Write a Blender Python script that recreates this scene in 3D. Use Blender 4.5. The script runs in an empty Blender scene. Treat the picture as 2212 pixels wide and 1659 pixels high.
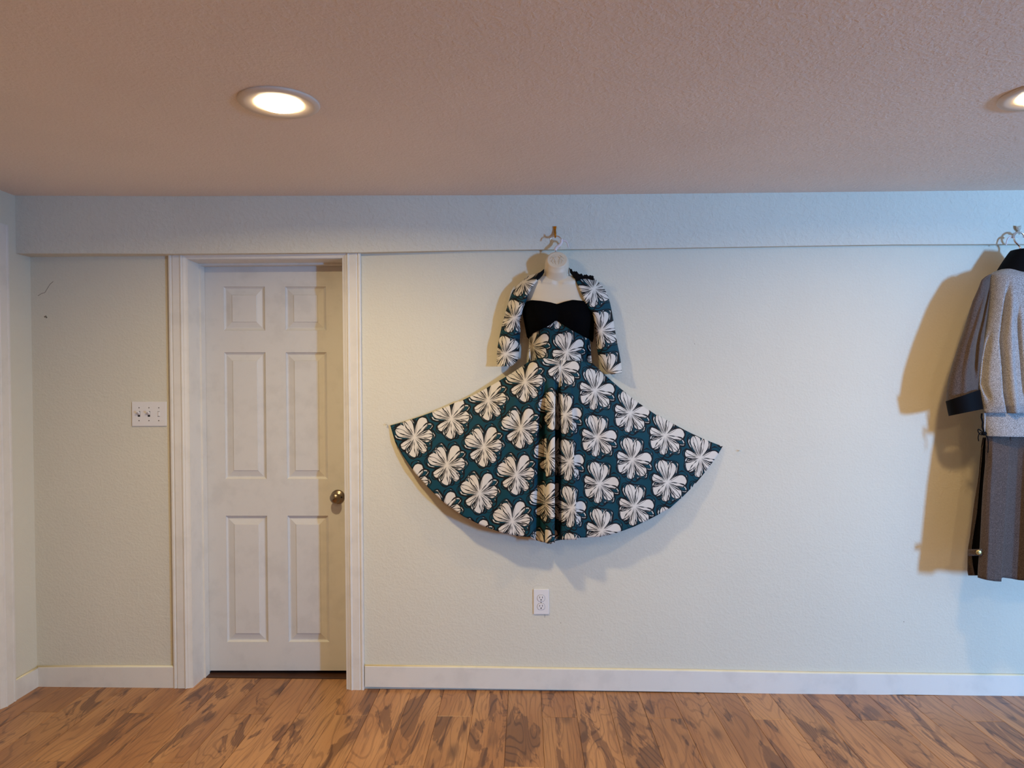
import bpy, bmesh, math, random
from mathutils import Vector, Matrix

random.seed(7)
S = bpy.context.scene
COL = S.collection
PI = math.pi

# ------------------------------------------------------------------ camera
W, H_ = 2212.0, 1659.0
F = 1560.0
CAM = Vector((0.0, -3.333, 1.40))
YAW, PITCH, ROLL = 31.0 / F, 5.0 / F, 0.004
fwd0 = Vector((-math.sin(YAW) * math.cos(PITCH), math.cos(YAW) * math.cos(PITCH), math.sin(PITCH))).normalized()
r0 = fwd0.cross(Vector((0, 0, 1))).normalized()
u0 = r0.cross(fwd0).normalized()
CR = (r0 - ROLL * u0).normalized()
CU = (u0 + ROLL * r0).normalized()
cam_d = bpy.data.cameras.new('camera')
cam = bpy.data.objects.new('camera', cam_d)
COL.objects.link(cam)
cam_d.sensor_fit = 'HORIZONTAL'
cam_d.sensor_width = 36.0
cam_d.lens = 36.0 * F / W
cam_d.clip_start = 0.02
m = Matrix.Identity(4)
for i in range(3):
    m[i][0] = CR[i]; m[i][1] = CU[i]; m[i][2] = -fwd0[i]; m[i][3] = CAM[i]
cam.matrix_world = m
S.camera = cam

# ------------------------------------------------------------------ colour management, world, daylight
S.view_settings.view_transform = 'Standard'
S.view_settings.look = 'None'
S.view_settings.exposure = 0.31
S.view_settings.gamma = 1.0
S.view_settings.use_curve_mapping = False

world = bpy.data.worlds.new('world'); S.world = world
world.use_nodes = True
world.node_tree.nodes['Background'].inputs[0].default_value = (0.55, 0.62, 0.75, 1)
world.node_tree.nodes['Background'].inputs[1].default_value = 0.05

WIN_X, WIN_Z = 4.60, 1.28
WIN_W, WIN_H = 0.46, 0.62
WIN_POWER = 425.0
LAMP_POWER = 17.0
ld = bpy.data.lights.new('daylight', 'AREA')
ld.shape = 'RECTANGLE'; ld.size = WIN_W; ld.size_y = WIN_H
ld.energy = WIN_POWER; ld.color = (0.19, 0.48, 1.0)
lo = bpy.data.objects.new('daylight', ld); COL.objects.link(lo)
lo.location = (WIN_X, -5.235, WIN_Z)
lo.rotation_euler = (math.radians(90), 0, 0)      # shines towards +Y through the small window

# ------------------------------------------------------------------ helpers: picture ray -> place
def ray(x, y):
    return fwd0 + CR * ((x - W / 2) / F) - CU * ((y - H_ / 2) / F)
def P(x, y, d=0.0):                 # point at distance d in front of the back wall (plane Y=0)
    q = ray(x, y); t = (-d - CAM.y) / q.y
    return CAM + q * t
def PX(x, y, X):
    q = ray(x, y); t = (X - CAM.x) / q.x
    return CAM + q * t
def PZ(x, y, Z):
    q = ray(x, y); t = (Z - CAM.z) / q.z
    return CAM + q * t
def proj(p):
    v = Vector(p) - CAM; z = v.dot(fwd0)
    return (W / 2 + F * v.dot(CR) / z, H_ / 2 - F * v.dot(CU) / z)
def z1(*pts):  # points read from an enlargement of the bodice region
    return [(1020 + a / 4.608, 470 + b / 4.608) for a, b in pts]
def lerp(a, b, t): return a + (b - a) * t
def clamp(v, a=0.0, b=1.0): return max(a, min(b, v))
def smooth(a, b, v):
    t = clamp((v - a) / (b - a)); return t * t * (3 - 2 * t)
def tab(keys, v):
    if v <= keys[0][0]: return keys[0][1]
    for (a, p), (b, q) in zip(keys, keys[1:]):
        if v <= b: return lerp(p, q, (v - a) / (b - a))
    return keys[-1][1]
def resample(pts, n):
    L = [0.0]
    for a, b in zip(pts, pts[1:]): L.append(L[-1] + math.hypot(b[0] - a[0], b[1] - a[1]))
    out = []
    for i in range(n):
        t = L[-1] * i / (n - 1)
        for k in range(len(L) - 1):
            if t <= L[k + 1] + 1e-9:
                f = (t - L[k]) / max(1e-9, L[k + 1] - L[k])
                out.append((lerp(pts[k][0], pts[k + 1][0], f), lerp(pts[k][1], pts[k + 1][1], f))); break
    return out
def smooth_pts(pts, it=1):
    for _ in range(it):
        q = [pts[0]]
        for a, b in zip(pts, pts[1:]):
            q.append((lerp(a[0], b[0], .25), lerp(a[1], b[1], .25))); q.append((lerp(a[0], b[0], .75), lerp(a[1], b[1], .75)))
        q.append(pts[-1]); pts = q
    return pts

# ------------------------------------------------------------------ helpers: objects
ORG = {}
def root(name, loc, label=None, cat=None, group=None, kind=None):
    o = bpy.data.objects.new(name, None); COL.objects.link(o)
    o.empty_display_size = 0.05
    o.location = loc; ORG[o] = Vector(loc)
    tag(o, label, cat, group, kind); return o
def tag(o, label=None, cat=None, group=None, kind=None):
    if label: o['label'] = label
    if cat: o['category'] = cat
    if group: o['group'] = group
    if kind: o['kind'] = kind
    return o
def link(name, me, mat=None, parent=None, kind=None, smooth_=False, label=None):
    """mesh given in world coordinates; origin shifted to the parent's"""
    if mat: me.materials.append(mat)
    o = bpy.data.objects.new(name, me); COL.objects.link(o)
    if parent is not None:
        me.transform(Matrix.Translation(-ORG[parent])); o.parent = parent; ORG[o] = ORG[parent]
    else:
        ORG[o] = Vector((0, 0, 0))
    if smooth_: me.polygons.foreach_set('use_smooth', [True] * len(me.polygons))
    tag(o, label, None, None, kind)
    return o
def mesh_of(verts, faces):
    me = bpy.data.meshes.new('m'); me.from_pydata([tuple(v) for v in verts], [], faces); me.update(); return me
def bm_mesh(bm):
    me = bpy.data.meshes.new('m'); bmesh.ops.recalc_face_normals(bm, faces=bm.faces); bm.to_mesh(me); bm.free(); return me
def box_bm(bm, a, b, bev=0.0):
    a = Vector(a); b = Vector(b)
    r = bmesh.ops.create_cube(bm, size=1.0)
    vs = r['verts']
    for v in vs:
        v.co = Vector((lerp(a.x, b.x, v.co.x + .5), lerp(a.y, b.y, v.co.y + .5), lerp(a.z, b.z, v.co.z + .5)))
    if bev > 0:
        es = list({e for v in vs for e in v.link_edges})
        bmesh.ops.bevel(bm, geom=es, offset=bev, segments=2, affect='EDGES', profile=.5)
def box(name, a, b, mat, parent=None, bev=0.0, kind=None, label=None):
    bm = bmesh.new(); box_bm(bm, a, b, bev)
    return link(name, bm_mesh(bm), mat, parent, kind, False, label)
def hexa(name, q_front, q_back, mat, parent=None, kind=None):
    """solid from two quads (front BL,BR,TR,TL and back same order)"""
    v = list(q_front) + list(q_back)
    f = [(0, 1, 2, 3), (7, 6, 5, 4), (0, 4, 5, 1), (1, 5, 6, 2), (2, 6, 7, 3), (3, 7, 4, 0)]
    bm = bmesh.new(); vv = [bm.verts.new(x) for x in v]
    for k in f: bm.faces.new([vv[i] for i in k])
    return link(name, bm_mesh(bm), mat, parent, kind)
def tube_mesh(path, rad, seg=12, cap=True, flat=1.0):
    """round tube along a list of points; rad number or list; flat squashes it along world Y"""
    n = len(path); path = [Vector(p) for p in path]
    rads = rad if isinstance(rad, (list, tuple)) else [rad] * n
    vs, fs = [], []
    prev = None
    for i in range(n):
        t = (path[min(i + 1, n - 1)] - path[max(i - 1, 0)]).normalized()
        if prev is None:
            a = Vector((0, 1, 0)); a = (a - t * a.dot(t))
            if a.length < .1: a = Vector((1, 0, 0)); a = a - t * a.dot(t)
            a.normalize()
        else:
            a = (prev - t * prev.dot(t)).normalized()
        prev = a; b = t.cross(a)
        for k in range(seg):
            an = 2 * PI * k / seg
            o = a * math.cos(an) * flat + b * math.sin(an)
            vs.append(path[i] + o * rads[i])
    for i in range(n - 1):
        for k in range(seg):
            fs.append((i * seg + k, i * seg + (k + 1) % seg, (i + 1) * seg + (k + 1) % seg, (i + 1) * seg + k))
    if cap:
        fs.append(tuple(range(seg))[::-1]); fs.append(tuple((n - 1) * seg + k for k in range(seg)))
    return mesh_of(vs, fs)
def tube(name, path, rad, mat, parent=None, seg=12, flat=1.0, label=None):
    return link(name, tube_mesh(path, rad, seg, True, flat), mat, parent, None, True, label)
def lathe_mesh(profile, axis_o, axis, seg=32):
    """profile: list of (radius, height along axis)"""
    axis = Vector(axis).normalized()
    a = axis.orthogonal().normalized(); b = axis.cross(a)
    vs, fs = [], []
    n = len(profile)
    for r, h in profile:
        for k in range(seg):
            an = 2 * PI * k / seg
            vs.append(Vector(axis_o) + axis * h + (a * math.cos(an) + b * math.sin(an)) * max(r, 1e-5))
    for i in range(n - 1):
        for k in range(seg):
            fs.append((i * seg + k, i * seg + (k + 1) % seg, (i + 1) * seg + (k + 1) % seg, (i + 1) * seg + k))
    return mesh_of(vs, fs)
def lathe(name, profile, o, axis, mat, parent=None, seg=32, label=None):
    return link(name, lathe_mesh(profile, o, axis, seg), mat, parent, None, True, label)
def grid_mesh(rows, closed=False, uvf=None, smooth_=True):
    """rows: list of equal-length lists of points.  uvf(r, c, face_c) -> uv for a corner of a face of column face_c"""
    R, C = len(rows), len(rows[0])
    vs = [p for row in rows for p in row]
    fs, uvs = [], []
    CC = C if closed else C - 1
    for r in range(R - 1):
        for c in range(CC):
            c2 = (c + 1) % C
            fs.append((r * C + c, (r + 1) * C + c, (r + 1) * C + c2, r * C + c2))
            if uvf: uvs += [uvf(r, c, c), uvf(r + 1, c, c), uvf(r + 1, c2, c), uvf(r, c2, c)]
    me = mesh_of(vs, fs)
    if uvf:
        l = me.uv_layers.new(name='print')
        l.data.foreach_set('uv', [k for uv in uvs for k in uv])
    if smooth_: me.polygons.foreach_set('use_smooth', [True] * len(me.polygons))
    return me
def cloth(o, t=0.0015):
    md = o.modifiers.new('thickness', 'SOLIDIFY'); md.thickness = t; md.offset = 0
    return o

# ------------------------------------------------------------------ materials
def srgb(r, g, b):
    f = lambda c: (c / 255 / 12.92) if c / 255 <= .04045 else ((c / 255 + .055) / 1.055) ** 2.4
    return (f(r), f(g), f(b), 1)
class NT:
    def __init__(s, nt): s.nt = nt
    def n(s, t, **k):
        nd = s.nt.nodes.new(t)
        for a, v in k.items(): setattr(nd, a, v)
        return nd
    def l(s, a, b): s.nt.links.new(a, b)
    def put(s, sock, v):
        if isinstance(v, (int, float)): sock.default_value = v
        elif isinstance(v, (tuple, list)): sock.default_value = v
        else: s.l(v, sock)
    def math(s, op, a, b=None, c=None, clamp_=False):
        nd = s.n('ShaderNodeMath', operation=op, use_clamp=clamp_)
        s.put(nd.inputs[0], a)
        if b is not None: s.put(nd.inputs[1], b)
        if c is not None: s.put(nd.inputs[2], c)
        return nd.outputs[0]
    def step(s, v, lo, hi, a=0.0, b=1.0):
        nd = s.n('ShaderNodeMapRange', interpolation_type='SMOOTHSTEP')
        s.put(nd.inputs[0], v); s.put(nd.inputs[1], lo); s.put(nd.inputs[2], hi); s.put(nd.inputs[3], a); s.put(nd.inputs[4], b)
        return nd.outputs[0]
    def mix(s, f, a, b):
        nd = s.n('ShaderNodeMix', data_type='RGBA')
        s.put(nd.inputs[0], f); s.put(nd.inputs[6], a); s.put(nd.inputs[7], b)
        return nd.outputs[2]
    def noise(s, vec, scale, detail=2, rough=.5, dist=0.0):
        nd = s.n('ShaderNodeTexNoise'); 
        if vec is not None: s.l(vec, nd.inputs['Vector'])
        nd.inputs['Scale'].default_value = scale; nd.inputs['Detail'].default_value = detail
        nd.inputs['Roughness'].default_value = rough; nd.inputs['Distortion'].default_value = dist
        return nd.outputs[0]
    def bump(s, h, strength, dist):
        nd = s.n('ShaderNodeBump'); s.l(h, nd.inputs['Height'])
        nd.inputs['Strength'].default_value = strength; nd.inputs['Distance'].default_value = dist
        return nd.outputs[0]
def new_mat(name, color=(.8, .8, .8, 1), rough=.6, metal=0.0, spec=.5):
    m = bpy.data.materials.new(name); m.use_nodes = True
    b = m.node_tree.nodes['Principled BSDF']
    b.inputs['Base Color'].default_value = color; b.inputs['Roughness'].default_value = rough
    b.inputs['Metallic'].default_value = metal; b.inputs['Specular IOR Level'].default_value = spec
    return m, NT(m.node_tree), b
def plaster(name, color, coarse=1.0, var=.03, strength=.35):
    m, t, b = new_mat(name, color, .75, 0, .25)
    g = t.n('ShaderNodeNewGeometry').outputs['Position']
    n1 = t.noise(g, 95 / coarse, 3, .55)
    n2 = t.noise(g, 30 / coarse, 2, .5, .6)
    s1 = t.step(n1, .42, .62)
    h = t.math('ADD', t.math('MULTIPLY', s1, .6), t.math('MULTIPLY', t.step(n2, .5, .58), .5))
    t.l(t.bump(h, strength, .0035), b.inputs['Normal'])
    n3 = t.noise(g, 1.7, 3)
    c2 = tuple(color[i] * (1 - var * 2) for i in range(3)) + (1,)
    t.l(t.mix(t.step(n3, .35, .65), color, c2), b.inputs['Base Color'])
    return m
def paint(name, color, rough=.45, wear=.04):
    m, t, b = new_mat(name, color, rough, 0, .4)
    g = t.n('ShaderNodeNewGeometry').outputs['Position']
    n = t.noise(g, 9, 4, .6)
    c2 = tuple(color[i] * (1 - wear * 2) for i in range(3)) + (1,)
    t.l(t.mix(t.step(n, .45, .7), color, c2), b.inputs['Base Color'])
    t.l(t.bump(t.noise(g, 140, 2), .04, .002), b.inputs['Normal'])
    return m
M = {}
M['wall'] = plaster('wall_paint', srgb(216, 208, 188), 1.0, .012, .18)
M['soffit'] = plaster('soffit_paint', srgb(216, 209, 191), 1.6, .012, .36)
M['tan'] = plaster('tan_unseen_walls', srgb(168, 138, 108), 1.0, .02)  # colour made up for the unseen walls, to cut blue bounce light
M['ceiling'] = plaster('ceiling_paint', srgb(240, 223, 208), 1.0, .02, .28)
M['white'] = paint('white_trim_paint', srgb(224, 216, 203), .4)
M['door'] = paint('white_door_paint', srgb(212, 206, 197), .42)
M['caulk'] = paint('cream_caulk', srgb(232, 218, 180), .6)
M['dark'] = new_mat('shade_box_dark', srgb(40, 34, 30), .8)[0]  # shade put into the colour of the box behind the door
M['threshold'] = paint('dark_wood_strip', srgb(70, 42, 24), .5, .15)
M['plate'] = new_mat('white_plate_plastic', srgb(226, 220, 214), .35)[0]
M['slot'] = new_mat('slot_black', srgb(18, 15, 14), .7)[0]
M['screw'] = new_mat('painted_screw', srgb(120, 112, 104), .4, .4)[0]
M['chrome'] = new_mat('chrome', (.75, .75, .78, 1), .12, 1.0)[0]
M['nickel'] = new_mat('antique_nickel', srgb(150, 134, 112), .3, 1.0)[0]
M['brass'] = new_mat('brass', srgb(205, 140, 40), .28, 1.0)[0]
M['silver'] = new_mat('silver_hook_metal', srgb(225, 225, 214), .3, .75)[0]
M['goldbutton'] = new_mat('gold_button', srgb(190, 170, 115), .32, .9)[0]
M['hookplastic'] = new_mat('white_hook_plastic', srgb(216, 202, 198), .4)[0]
M['form'] = new_mat('cream_form_plastic', srgb(214, 197, 172), .42)[0]
M['scuff'] = new_mat('scuff_mark', srgb(120, 108, 92), .8)[0]
M['patch'] = new_mat('wall_filler', srgb(214, 206, 188), .8)[0]
m, t, b = new_mat('black_velvet', (.0012, .0012, .0016, 1), .95, 0, .05); M['velvet'] = m
m, t, b = new_mat('black_satin', srgb(6, 6, 9), .7, 0, .1); M['satin'] = m
m, t, b = new_mat('lamp_glass', (1, 1, 1, 1), .4)
b.inputs['Emission Color'].default_value = (1.0, .80, .52, 1); b.inputs['Emission Strength'].default_value = 20.0
M['lamp'] = m
M['ring'] = new_mat('lamp_trim_white', srgb(222, 205, 186), .45)[0]

def tweed(name, dark, mid, light, sheen=.15):
    m, t, b = new_mat(name, mid, .8, 0, .25)
    g = t.n('ShaderNodeTexCoord').outputs['Object']
    n1 = t.noise(g, 420, 2, .6)
    n2 = t.noise(g, 900, 1, .6)
    c = t.mix(t.step(n1, .40, .60), dark, mid)
    c = t.mix(t.step(n2, .54, .66), c, light)
    t.l(c, b.inputs['Base Color'])
    t.l(t.bump(n1, .5, .0015), b.inputs['Normal'])
    b.inputs['Sheen Weight'].default_value = sheen
    return m
M['tweed'] = tweed('grey_tweed', srgb(88, 82, 77), srgb(148, 145, 144), srgb(228, 228, 230))
M['brown'] = tweed('brown_wool', srgb(52, 41, 36), srgb(76, 62, 55), srgb(126, 111, 105))

# wood planks
def wood():
    m, t, b = new_mat('walnut_laminate', srgb(150, 104, 64), .34, 0, .45)
    tc = t.n('ShaderNodeTexCoord').outputs['Object']
    rnd = t.n('ShaderNodeObjectInfo').outputs['Random']
    off = t.n('ShaderNodeCombineXYZ')
    t.l(t.math('MULTIPLY', rnd, 17.3), off.inputs[0]); t.l(t.math('MULTIPLY', rnd, 41.7), off.inputs[1]); t.l(t.math('MULTIPLY', rnd, 9.1), off.inputs[2])
    ad = t.n('ShaderNodeVectorMath', operation='ADD'); t.l(tc, ad.inputs[0]); t.l(off.outputs[0], ad.inputs[1])
    v = ad.outputs[0]
    def sc(x, y, z=1):
        nd = t.n('ShaderNodeVectorMath', operation='MULTIPLY'); t.l(v, nd.inputs[0]); nd.inputs[1].default_value = (x, y, z); return nd.outputs[0]
    field = t.noise(sc(5.0, .85), 1.0, 2, .5, .35)            # slow field whose contour lines are the growth rings
    rings = t.math('SINE', t.math('MULTIPLY', field, 150.0))
    ringl = t.step(rings, .55, 1.0)
    heart = t.noise(sc(8.5, 1.7), 1.0, 5, .62, .9)          # dark heartwood patches with crisp edges
    hm = t.step(heart, .53, .58)
    knot = t.n('ShaderNodeTexVoronoi'); t.l(sc(6.5, 2.3), knot.inputs['Vector']); knot.inputs['Scale'].default_value = 1.0
    kd = t.math('ADD', knot.outputs['Distance'], t.math('MULTIPLY', field, .12))
    km = t.step(kd, .10, .27, 1.0, 0.0)
    fine = t.noise(sc(130, 4.5), 1.0, 4, .65)
    tone = t.noise(sc(4, .9), 1.0, 2)
    light, mid, dk, vdk = srgb(182, 132, 84), srgb(156, 106, 63), srgb(100, 63, 38), srgb(70, 42, 28)
    c = t.mix(t.step(tone, .35, .65), mid, light)
    c = t.mix(t.math('MULTIPLY', ringl, .38), c, dk)
    c = t.mix(t.math('MULTIPLY', hm, .72), c, dk)
    c = t.mix(t.math('MULTIPLY', t.math('MULTIPLY', hm, ringl), .6), c, vdk)
    c = t.mix(t.math('MULTIPLY', km, .6), c, vdk)
    c = t.mix(t.math('MULTIPLY', t.step(fine, .46, .72), .5), c, dk)
    sh = t.n('ShaderNodeHueSaturation'); t.l(c, sh.inputs['Color'])
    t.l(t.math('ADD', t.math('MULTIPLY', rnd, .22), .93), sh.inputs['Value'])
    t.l(sh.outputs[0], b.inputs['Base Color'])
    t.l(t.bump(fine, .12, .001), b.inputs['Normal'])
    return m
M['wood'] = wood()

# ------------------------------------------------------------------ printed flower fabric
B1 = (79.6, 39.8); B2 = (70.3, -60.5)            # lattice of the print (units: about 2 mm), y up
def fcurve(t, x, pts):
    nd = t.n('ShaderNodeFloatCurve'); mp = nd.mapping; cu = mp.curves[0]
    pts = sorted(pts)
    mp.extend = 'HORIZONTAL'
    cu.points[0].location = pts[0]; cu.points[1].location = pts[-1]
    for p in pts[1:-1]: cu.points.new(*p)
    for p in cu.points: p.handle_type = 'VECTOR'
    mp.update()
    nd.inputs['Factor'].default_value = 1.0
    t.l(x, nd.inputs['Value']); return nd.outputs[0]
def polar(lst, top=700.0):
    pts = sorted(((a % 360) / 360, r / top) for a, r in lst)
    # wrap
    a0, r0_ = pts[0]; a1, r1_ = pts[-1]
    f = (1 - a1) / (1 - a1 + a0); rw = lerp(r1_, r0_, f)
    return [(0.0, rw)] + [p for p in pts if .001 < p[0] < .999] + [(1.0, rw)]
R1 = polar([(87, 320), (82, 404), (76.5, 494), (69, 552), (60, 567), (54, 548), (47, 500), (42, 440), (39, 380), (36, 235), (33, 330), (30, 400), (26, 429), (16, 462), (7.5, 462),
            (0, 450), (-6.7, 428), (-16, 380), (-22, 330), (-27, 190), (-31, 335), (-38.7, 416), (-45.5, 449), (-53, 470), (-60, 472), (-66, 430), (-70, 230), (-73, 390), (-77, 455), (-83, 495),
            (-91, 510), (-100, 488), (-110, 440), (-118, 360), (-122, 200), (-126, 390), (-133, 425), (-141, 430), (-153, 398), (-161, 333), (-165, 236), (-171, 130), (-176, 160), (178, 390), (174, 440), (168, 490),
            (160, 525), (150, 520), (141, 490), (136, 470), (133, 390), (129, 490), (123, 500), (115, 515), (107, 495), (101, 428), (97, 332), (94.5, 220), (92, 130), (89.5, 180)])
R2 = polar([(74, 635), (82.5, 575), (87, 500), (90, 400), (93, 440), (97, 500), (104, 598), (114, 593), (122, 565), (129, 530), (140, 520), (152, 545), (163, 555), (173.6, 538), (183.5, 486), (190, 380), (197, 250),
            (201, 330), (205, 420), (211, 448), (219, 458), (227, 449), (235, 420), (241, 455), (253.5, 511), (267, 540), (275, 520), (281, 479), (288, 400), (293, 356), (300, 430), (313, 500), (325, 505), (335, 478), (342, 440), (347, 456), (356, 520), (6, 548), (16, 520),
            (22, 450), (25, 470), (31.7, 570), (37, 585), (42, 563), (47, 515), (54, 560), (64, 624)])
STROKES = [(-12, .8), (-35, .6), (-62, .9), (-113, .9), (-121, .5), (-150, .4), (12, .45), (25, 1.0), (36, .8), (57, .4), (128, .9), (138, .6), (152, .6), (166, .8), (176, .6)]
def loop_set(petals, floor_=70):
    """outline made of petal loops: (angle, half width in degrees, length) -> polar curve"""
    pts = []
    for a in range(0, 360, 2):
        r = floor_
        for c, hw, L in petals:
            d = abs((a - c + 180) % 360 - 180)
            if d < hw: r = max(r, L * (1 - (d / hw) ** 2.4) ** .55)
        pts.append((a + .01, max(r, floor_)))
    return polar(pts)
LOOP1 = loop_set([(62, 26, 590), (16, 21, 520), (-22, 20, 480), (-58, 22, 560), (-97, 22, 560), (-138, 24, 500), (168, 25, 590), (112, 22, 560)])
LOOP2 = loop_set([(40, 15, 560), (1, 19, 500), (-36, 17, 520), (-76, 17, 520), (-118, 15, 470), (-150, 14, 440), (150, 19, 560), (131, 17, 540), (84, 9, 420)])
def flower_group():
    g = bpy.data.node_groups.new('flower_print', 'ShaderNodeTree')
    g.interface.new_socket('Local', in_out='INPUT', socket_type='NodeSocketVector')
    g.interface.new_socket('White', in_out='OUTPUT', socket_type='NodeSocketFloat')
    g.interface.new_socket('Black', in_out='OUTPUT', socket_type='NodeSocketFloat')
    t = NT(g)
    gi = t.n('NodeGroupInput'); go = t.n('NodeGroupOutput')
    sx = t.n('ShaderNodeSeparateXYZ'); t.l(gi.outputs[0], sx.inputs[0])
    x, y = sx.outputs[0], sx.outputs[1]
    ln = t.n('ShaderNodeVectorMath', operation='LENGTH'); t.l(gi.outputs[0], ln.inputs[0]); r = ln.outputs['Value']
    th = t.math('FRACT', t.math('DIVIDE', t.math('ARCTAN2', y, x), 2 * PI))
    k = 700.0 / 11.85
    EPS = 1.5 / 256
    def curve_dist(pts):
        """signed distance r - R, corrected for the slope so that lines keep their width along the petal sides"""
        c0 = t.math('MULTIPLY', fcurve(t, th, pts), k)
        c1 = t.math('MULTIPLY', fcurve(t, t.math('FRACT', t.math('ADD', th, EPS)), pts), k)
        sl = t.math('DIVIDE', t.math('SUBTRACT', c1, c0), t.math('MULTIPLY', t.math('MAXIMUM', r, 4.0), EPS * 2 * PI))
        n = t.math('SQRT', t.math('ADD', t.math('MULTIPLY', sl, sl), 1.0))
        return t.math('DIVIDE', t.math('SUBTRACT', r, c0), n), c0
    d1, r1 = curve_dist(R1)
    d2, r2 = curve_dist(R2)
    d3, r3 = curve_dist(LOOP1)
    d4, r4 = curve_dist(LOOP2)
    nz = t.n('ShaderNodeTexNoise', noise_dimensions='2D'); t.l(gi.outputs[0], nz.inputs['Vector']); nz.inputs['Scale'].default_value = .06; nz.inputs['Detail'].default_value = 1
    nv = nz.outputs[0]
    white = t.step(d1, -.4, .4, 1, 0)
    sl = t.math('MULTIPLY', t.step(t.math('ABSOLUTE', t.math('ADD', d2, 3.1)), .8, 1.4, 1, 0), t.step(nv, .46, .50))
    sl = t.math('MULTIPLY', sl, t.step(r, 26, 32))
    white = t.math('MAXIMUM', white, sl)
    def line(d, w): return t.step(t.math('SUBTRACT', t.math('ABSOLUTE', d), w), -.35, .4, 1, 0)
    vary = t.step(nv, .36, .64)
    far = t.step(r, 7, 16)
    o1 = t.math('MULTIPLY', line(t.math('SUBTRACT', d1, .5), .75), far)
    o2 = t.math('MULTIPLY', line(d2, t.math('ADD', t.math('MULTIPLY', vary, 1.35), .55)), far)
    o3 = t.math('MULTIPLY', line(d3, t.math('ADD', t.math('MULTIPLY', vary, -.6), 1.05)), t.step(r, 5, 10))
    o4 = t.math('MULTIPLY', line(d4, t.math('ADD', t.math('MULTIPLY', vary, .8), .35)), t.step(r, 7, 13))
    # strokes running out from the heart
    CAP = 9 / 360
    st = sorted(((a / 360) % 1, w) for a, w in STROKES)
    ext = [(st[-1][0] - 1, st[-1][1])] + st + [(st[0][0] + 1, st[0][1])]
    def dist(a): return min(min(abs(a - s_) for s_, _ in ext), CAP) / CAP
    xs = set([0.0, 1.0]) | set(s_ for s_, _ in st)
    for (a, _), (b_, _2) in zip(ext, ext[1:]):
        if 0 < (a + b_) / 2 < 1: xs.add((a + b_) / 2)
        if b_ - a > 2 * CAP:
            for q in (a + CAP, b_ - CAP):
                if 0 < q < 1: xs.add(q)
    tri = [(q, dist(q)) for q in sorted(xs)]
    def wat(a): return min(ext, key=lambda e: abs(e[0] - a))[1] / 1.5
    wid = [(q / 40, wat(q / 40)) for q in range(41)]
    bend = t.math('MULTIPLY', t.math('SUBTRACT', nv, .5), .045)
    ths = t.math('FRACT', t.math('ADD', th, t.math('MULTIPLY', bend, t.step(r, 4, 30))))
    T = fcurve(t, ths, tri)
    Wd = t.math('MULTIPLY', fcurve(t, ths, wid), 1.5)
    arc = t.math('MULTIPLY', T, t.math('MULTIPLY', r, CAP * 2 * PI))
    prog = t.math('DIVIDE', t.math('SUBTRACT', r, 2.5), t.math('ADD', t.math('MULTIPLY', Wd, 24.0), 13.0), clamp_=True)
    ww = t.math('MULTIPLY', t.math('SINE', t.math('MULTIPLY', prog, PI)), t.math('MULTIPLY', Wd, 1.15))
    ss = t.math('MULTIPLY', t.step(t.math('SUBTRACT', arc, ww), -.35, .25, 1, 0), t.step(r, 2.5, 4.5))
    ss = t.math('MULTIPLY', ss, t.step(t.math('SUBTRACT', r, 2.5), .0, .5))
    ss = t.math('MULTIPLY', ss, t.step(prog, .96, 1.0, 1, 0))
    blk = t.math('MAXIMUM', t.math('MAXIMUM', o1, o2), t.math('MAXIMUM', t.math('MAXIMUM', o3, o4), ss))
    t.l(white, go.inputs[0]); t.l(blk, go.inputs[1])
    return g
FG = flower_group()
def print_mat():
    m, t, b = new_mat('flower_print_cotton', (.5, .5, .5, 1), .72, 0, .25)
    uv = t.n('ShaderNodeUVMap', uv_map='print').outputs[0]
    fl = t.n('ShaderNodeVectorMath', operation='FRACTION'); t.l(uv, fl.inputs[0])
    wh = bk = None
    for ci in (0, 1):
        for cj in (0, 1):
            sb = t.n('ShaderNodeVectorMath', operation='SUBTRACT'); t.l(fl.outputs[0], sb.inputs[0]); sb.inputs[1].default_value = (ci, cj, 0)
            s = t.n('ShaderNodeSeparateXYZ'); t.l(sb.outputs[0], s.inputs[0])
            lx = t.math('ADD', t.math('MULTIPLY', s.outputs[0], B1[0]), t.math('MULTIPLY', s.outputs[1], B2[0]))
            ly = t.math('ADD', t.math('MULTIPLY', s.outputs[0], B1[1]), t.math('MULTIPLY', s.outputs[1], B2[1]))
            cb = t.n('ShaderNodeCombineXYZ'); t.l(lx, cb.inputs[0]); t.l(ly, cb.inputs[1])
            g = t.n('ShaderNodeGroup'); g.node_tree = FG; t.l(cb.outputs[0], g.inputs[0])
            wh = g.outputs[0] if wh is None else t.math('MAXIMUM', wh, g.outputs[0])
            bk = g.outputs[1] if bk is None else t.math('MAXIMUM', bk, g.outputs[1])
    c = t.mix(wh, srgb(2, 60, 73), srgb(216, 206, 192))
    c = t.mix(bk, c, (.003, .003, .004, 1))
    t.l(c, b.inputs['Base Color'])
    ob = t.n('ShaderNodeTexCoord').outputs['Object']
    t.l(t.bump(t.noise(ob, 14, 2), .12, .01), b.inputs['Normal'])
    return m
M['print'] = print_mat()
def lattice(p0, b1, b2):
    """picture position -> lattice coordinates (b1, b2 given with y down)"""
    det = b1[0] * b2[1] - b2[0] * b1[1]
    def f(x, y):
        dx, dy = x - p0[0], y - p0[1]
        return ((dx * b2[1] - b2[0] * dy) / det, (b1[0] * dy - dx * b1[1]) / det)
    return f
LAT_L = lattice((1045.5, 965.6), (79.6, -39.8), (70.3, 60.5))
LAT_R = lattice((1365.7, 993.4), (75.6, 48.5), (4.8, 100.8))
LAT_SL = lattice((1111, 687), (71, 53), (-19.7, 78))
LAT_SR = lattice((1297.8, 715), (86.6, 20.6), (15, 91))
LAT_B = lattice((1224, 760.8), (75, 12), (21.9, 90.4))

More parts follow.
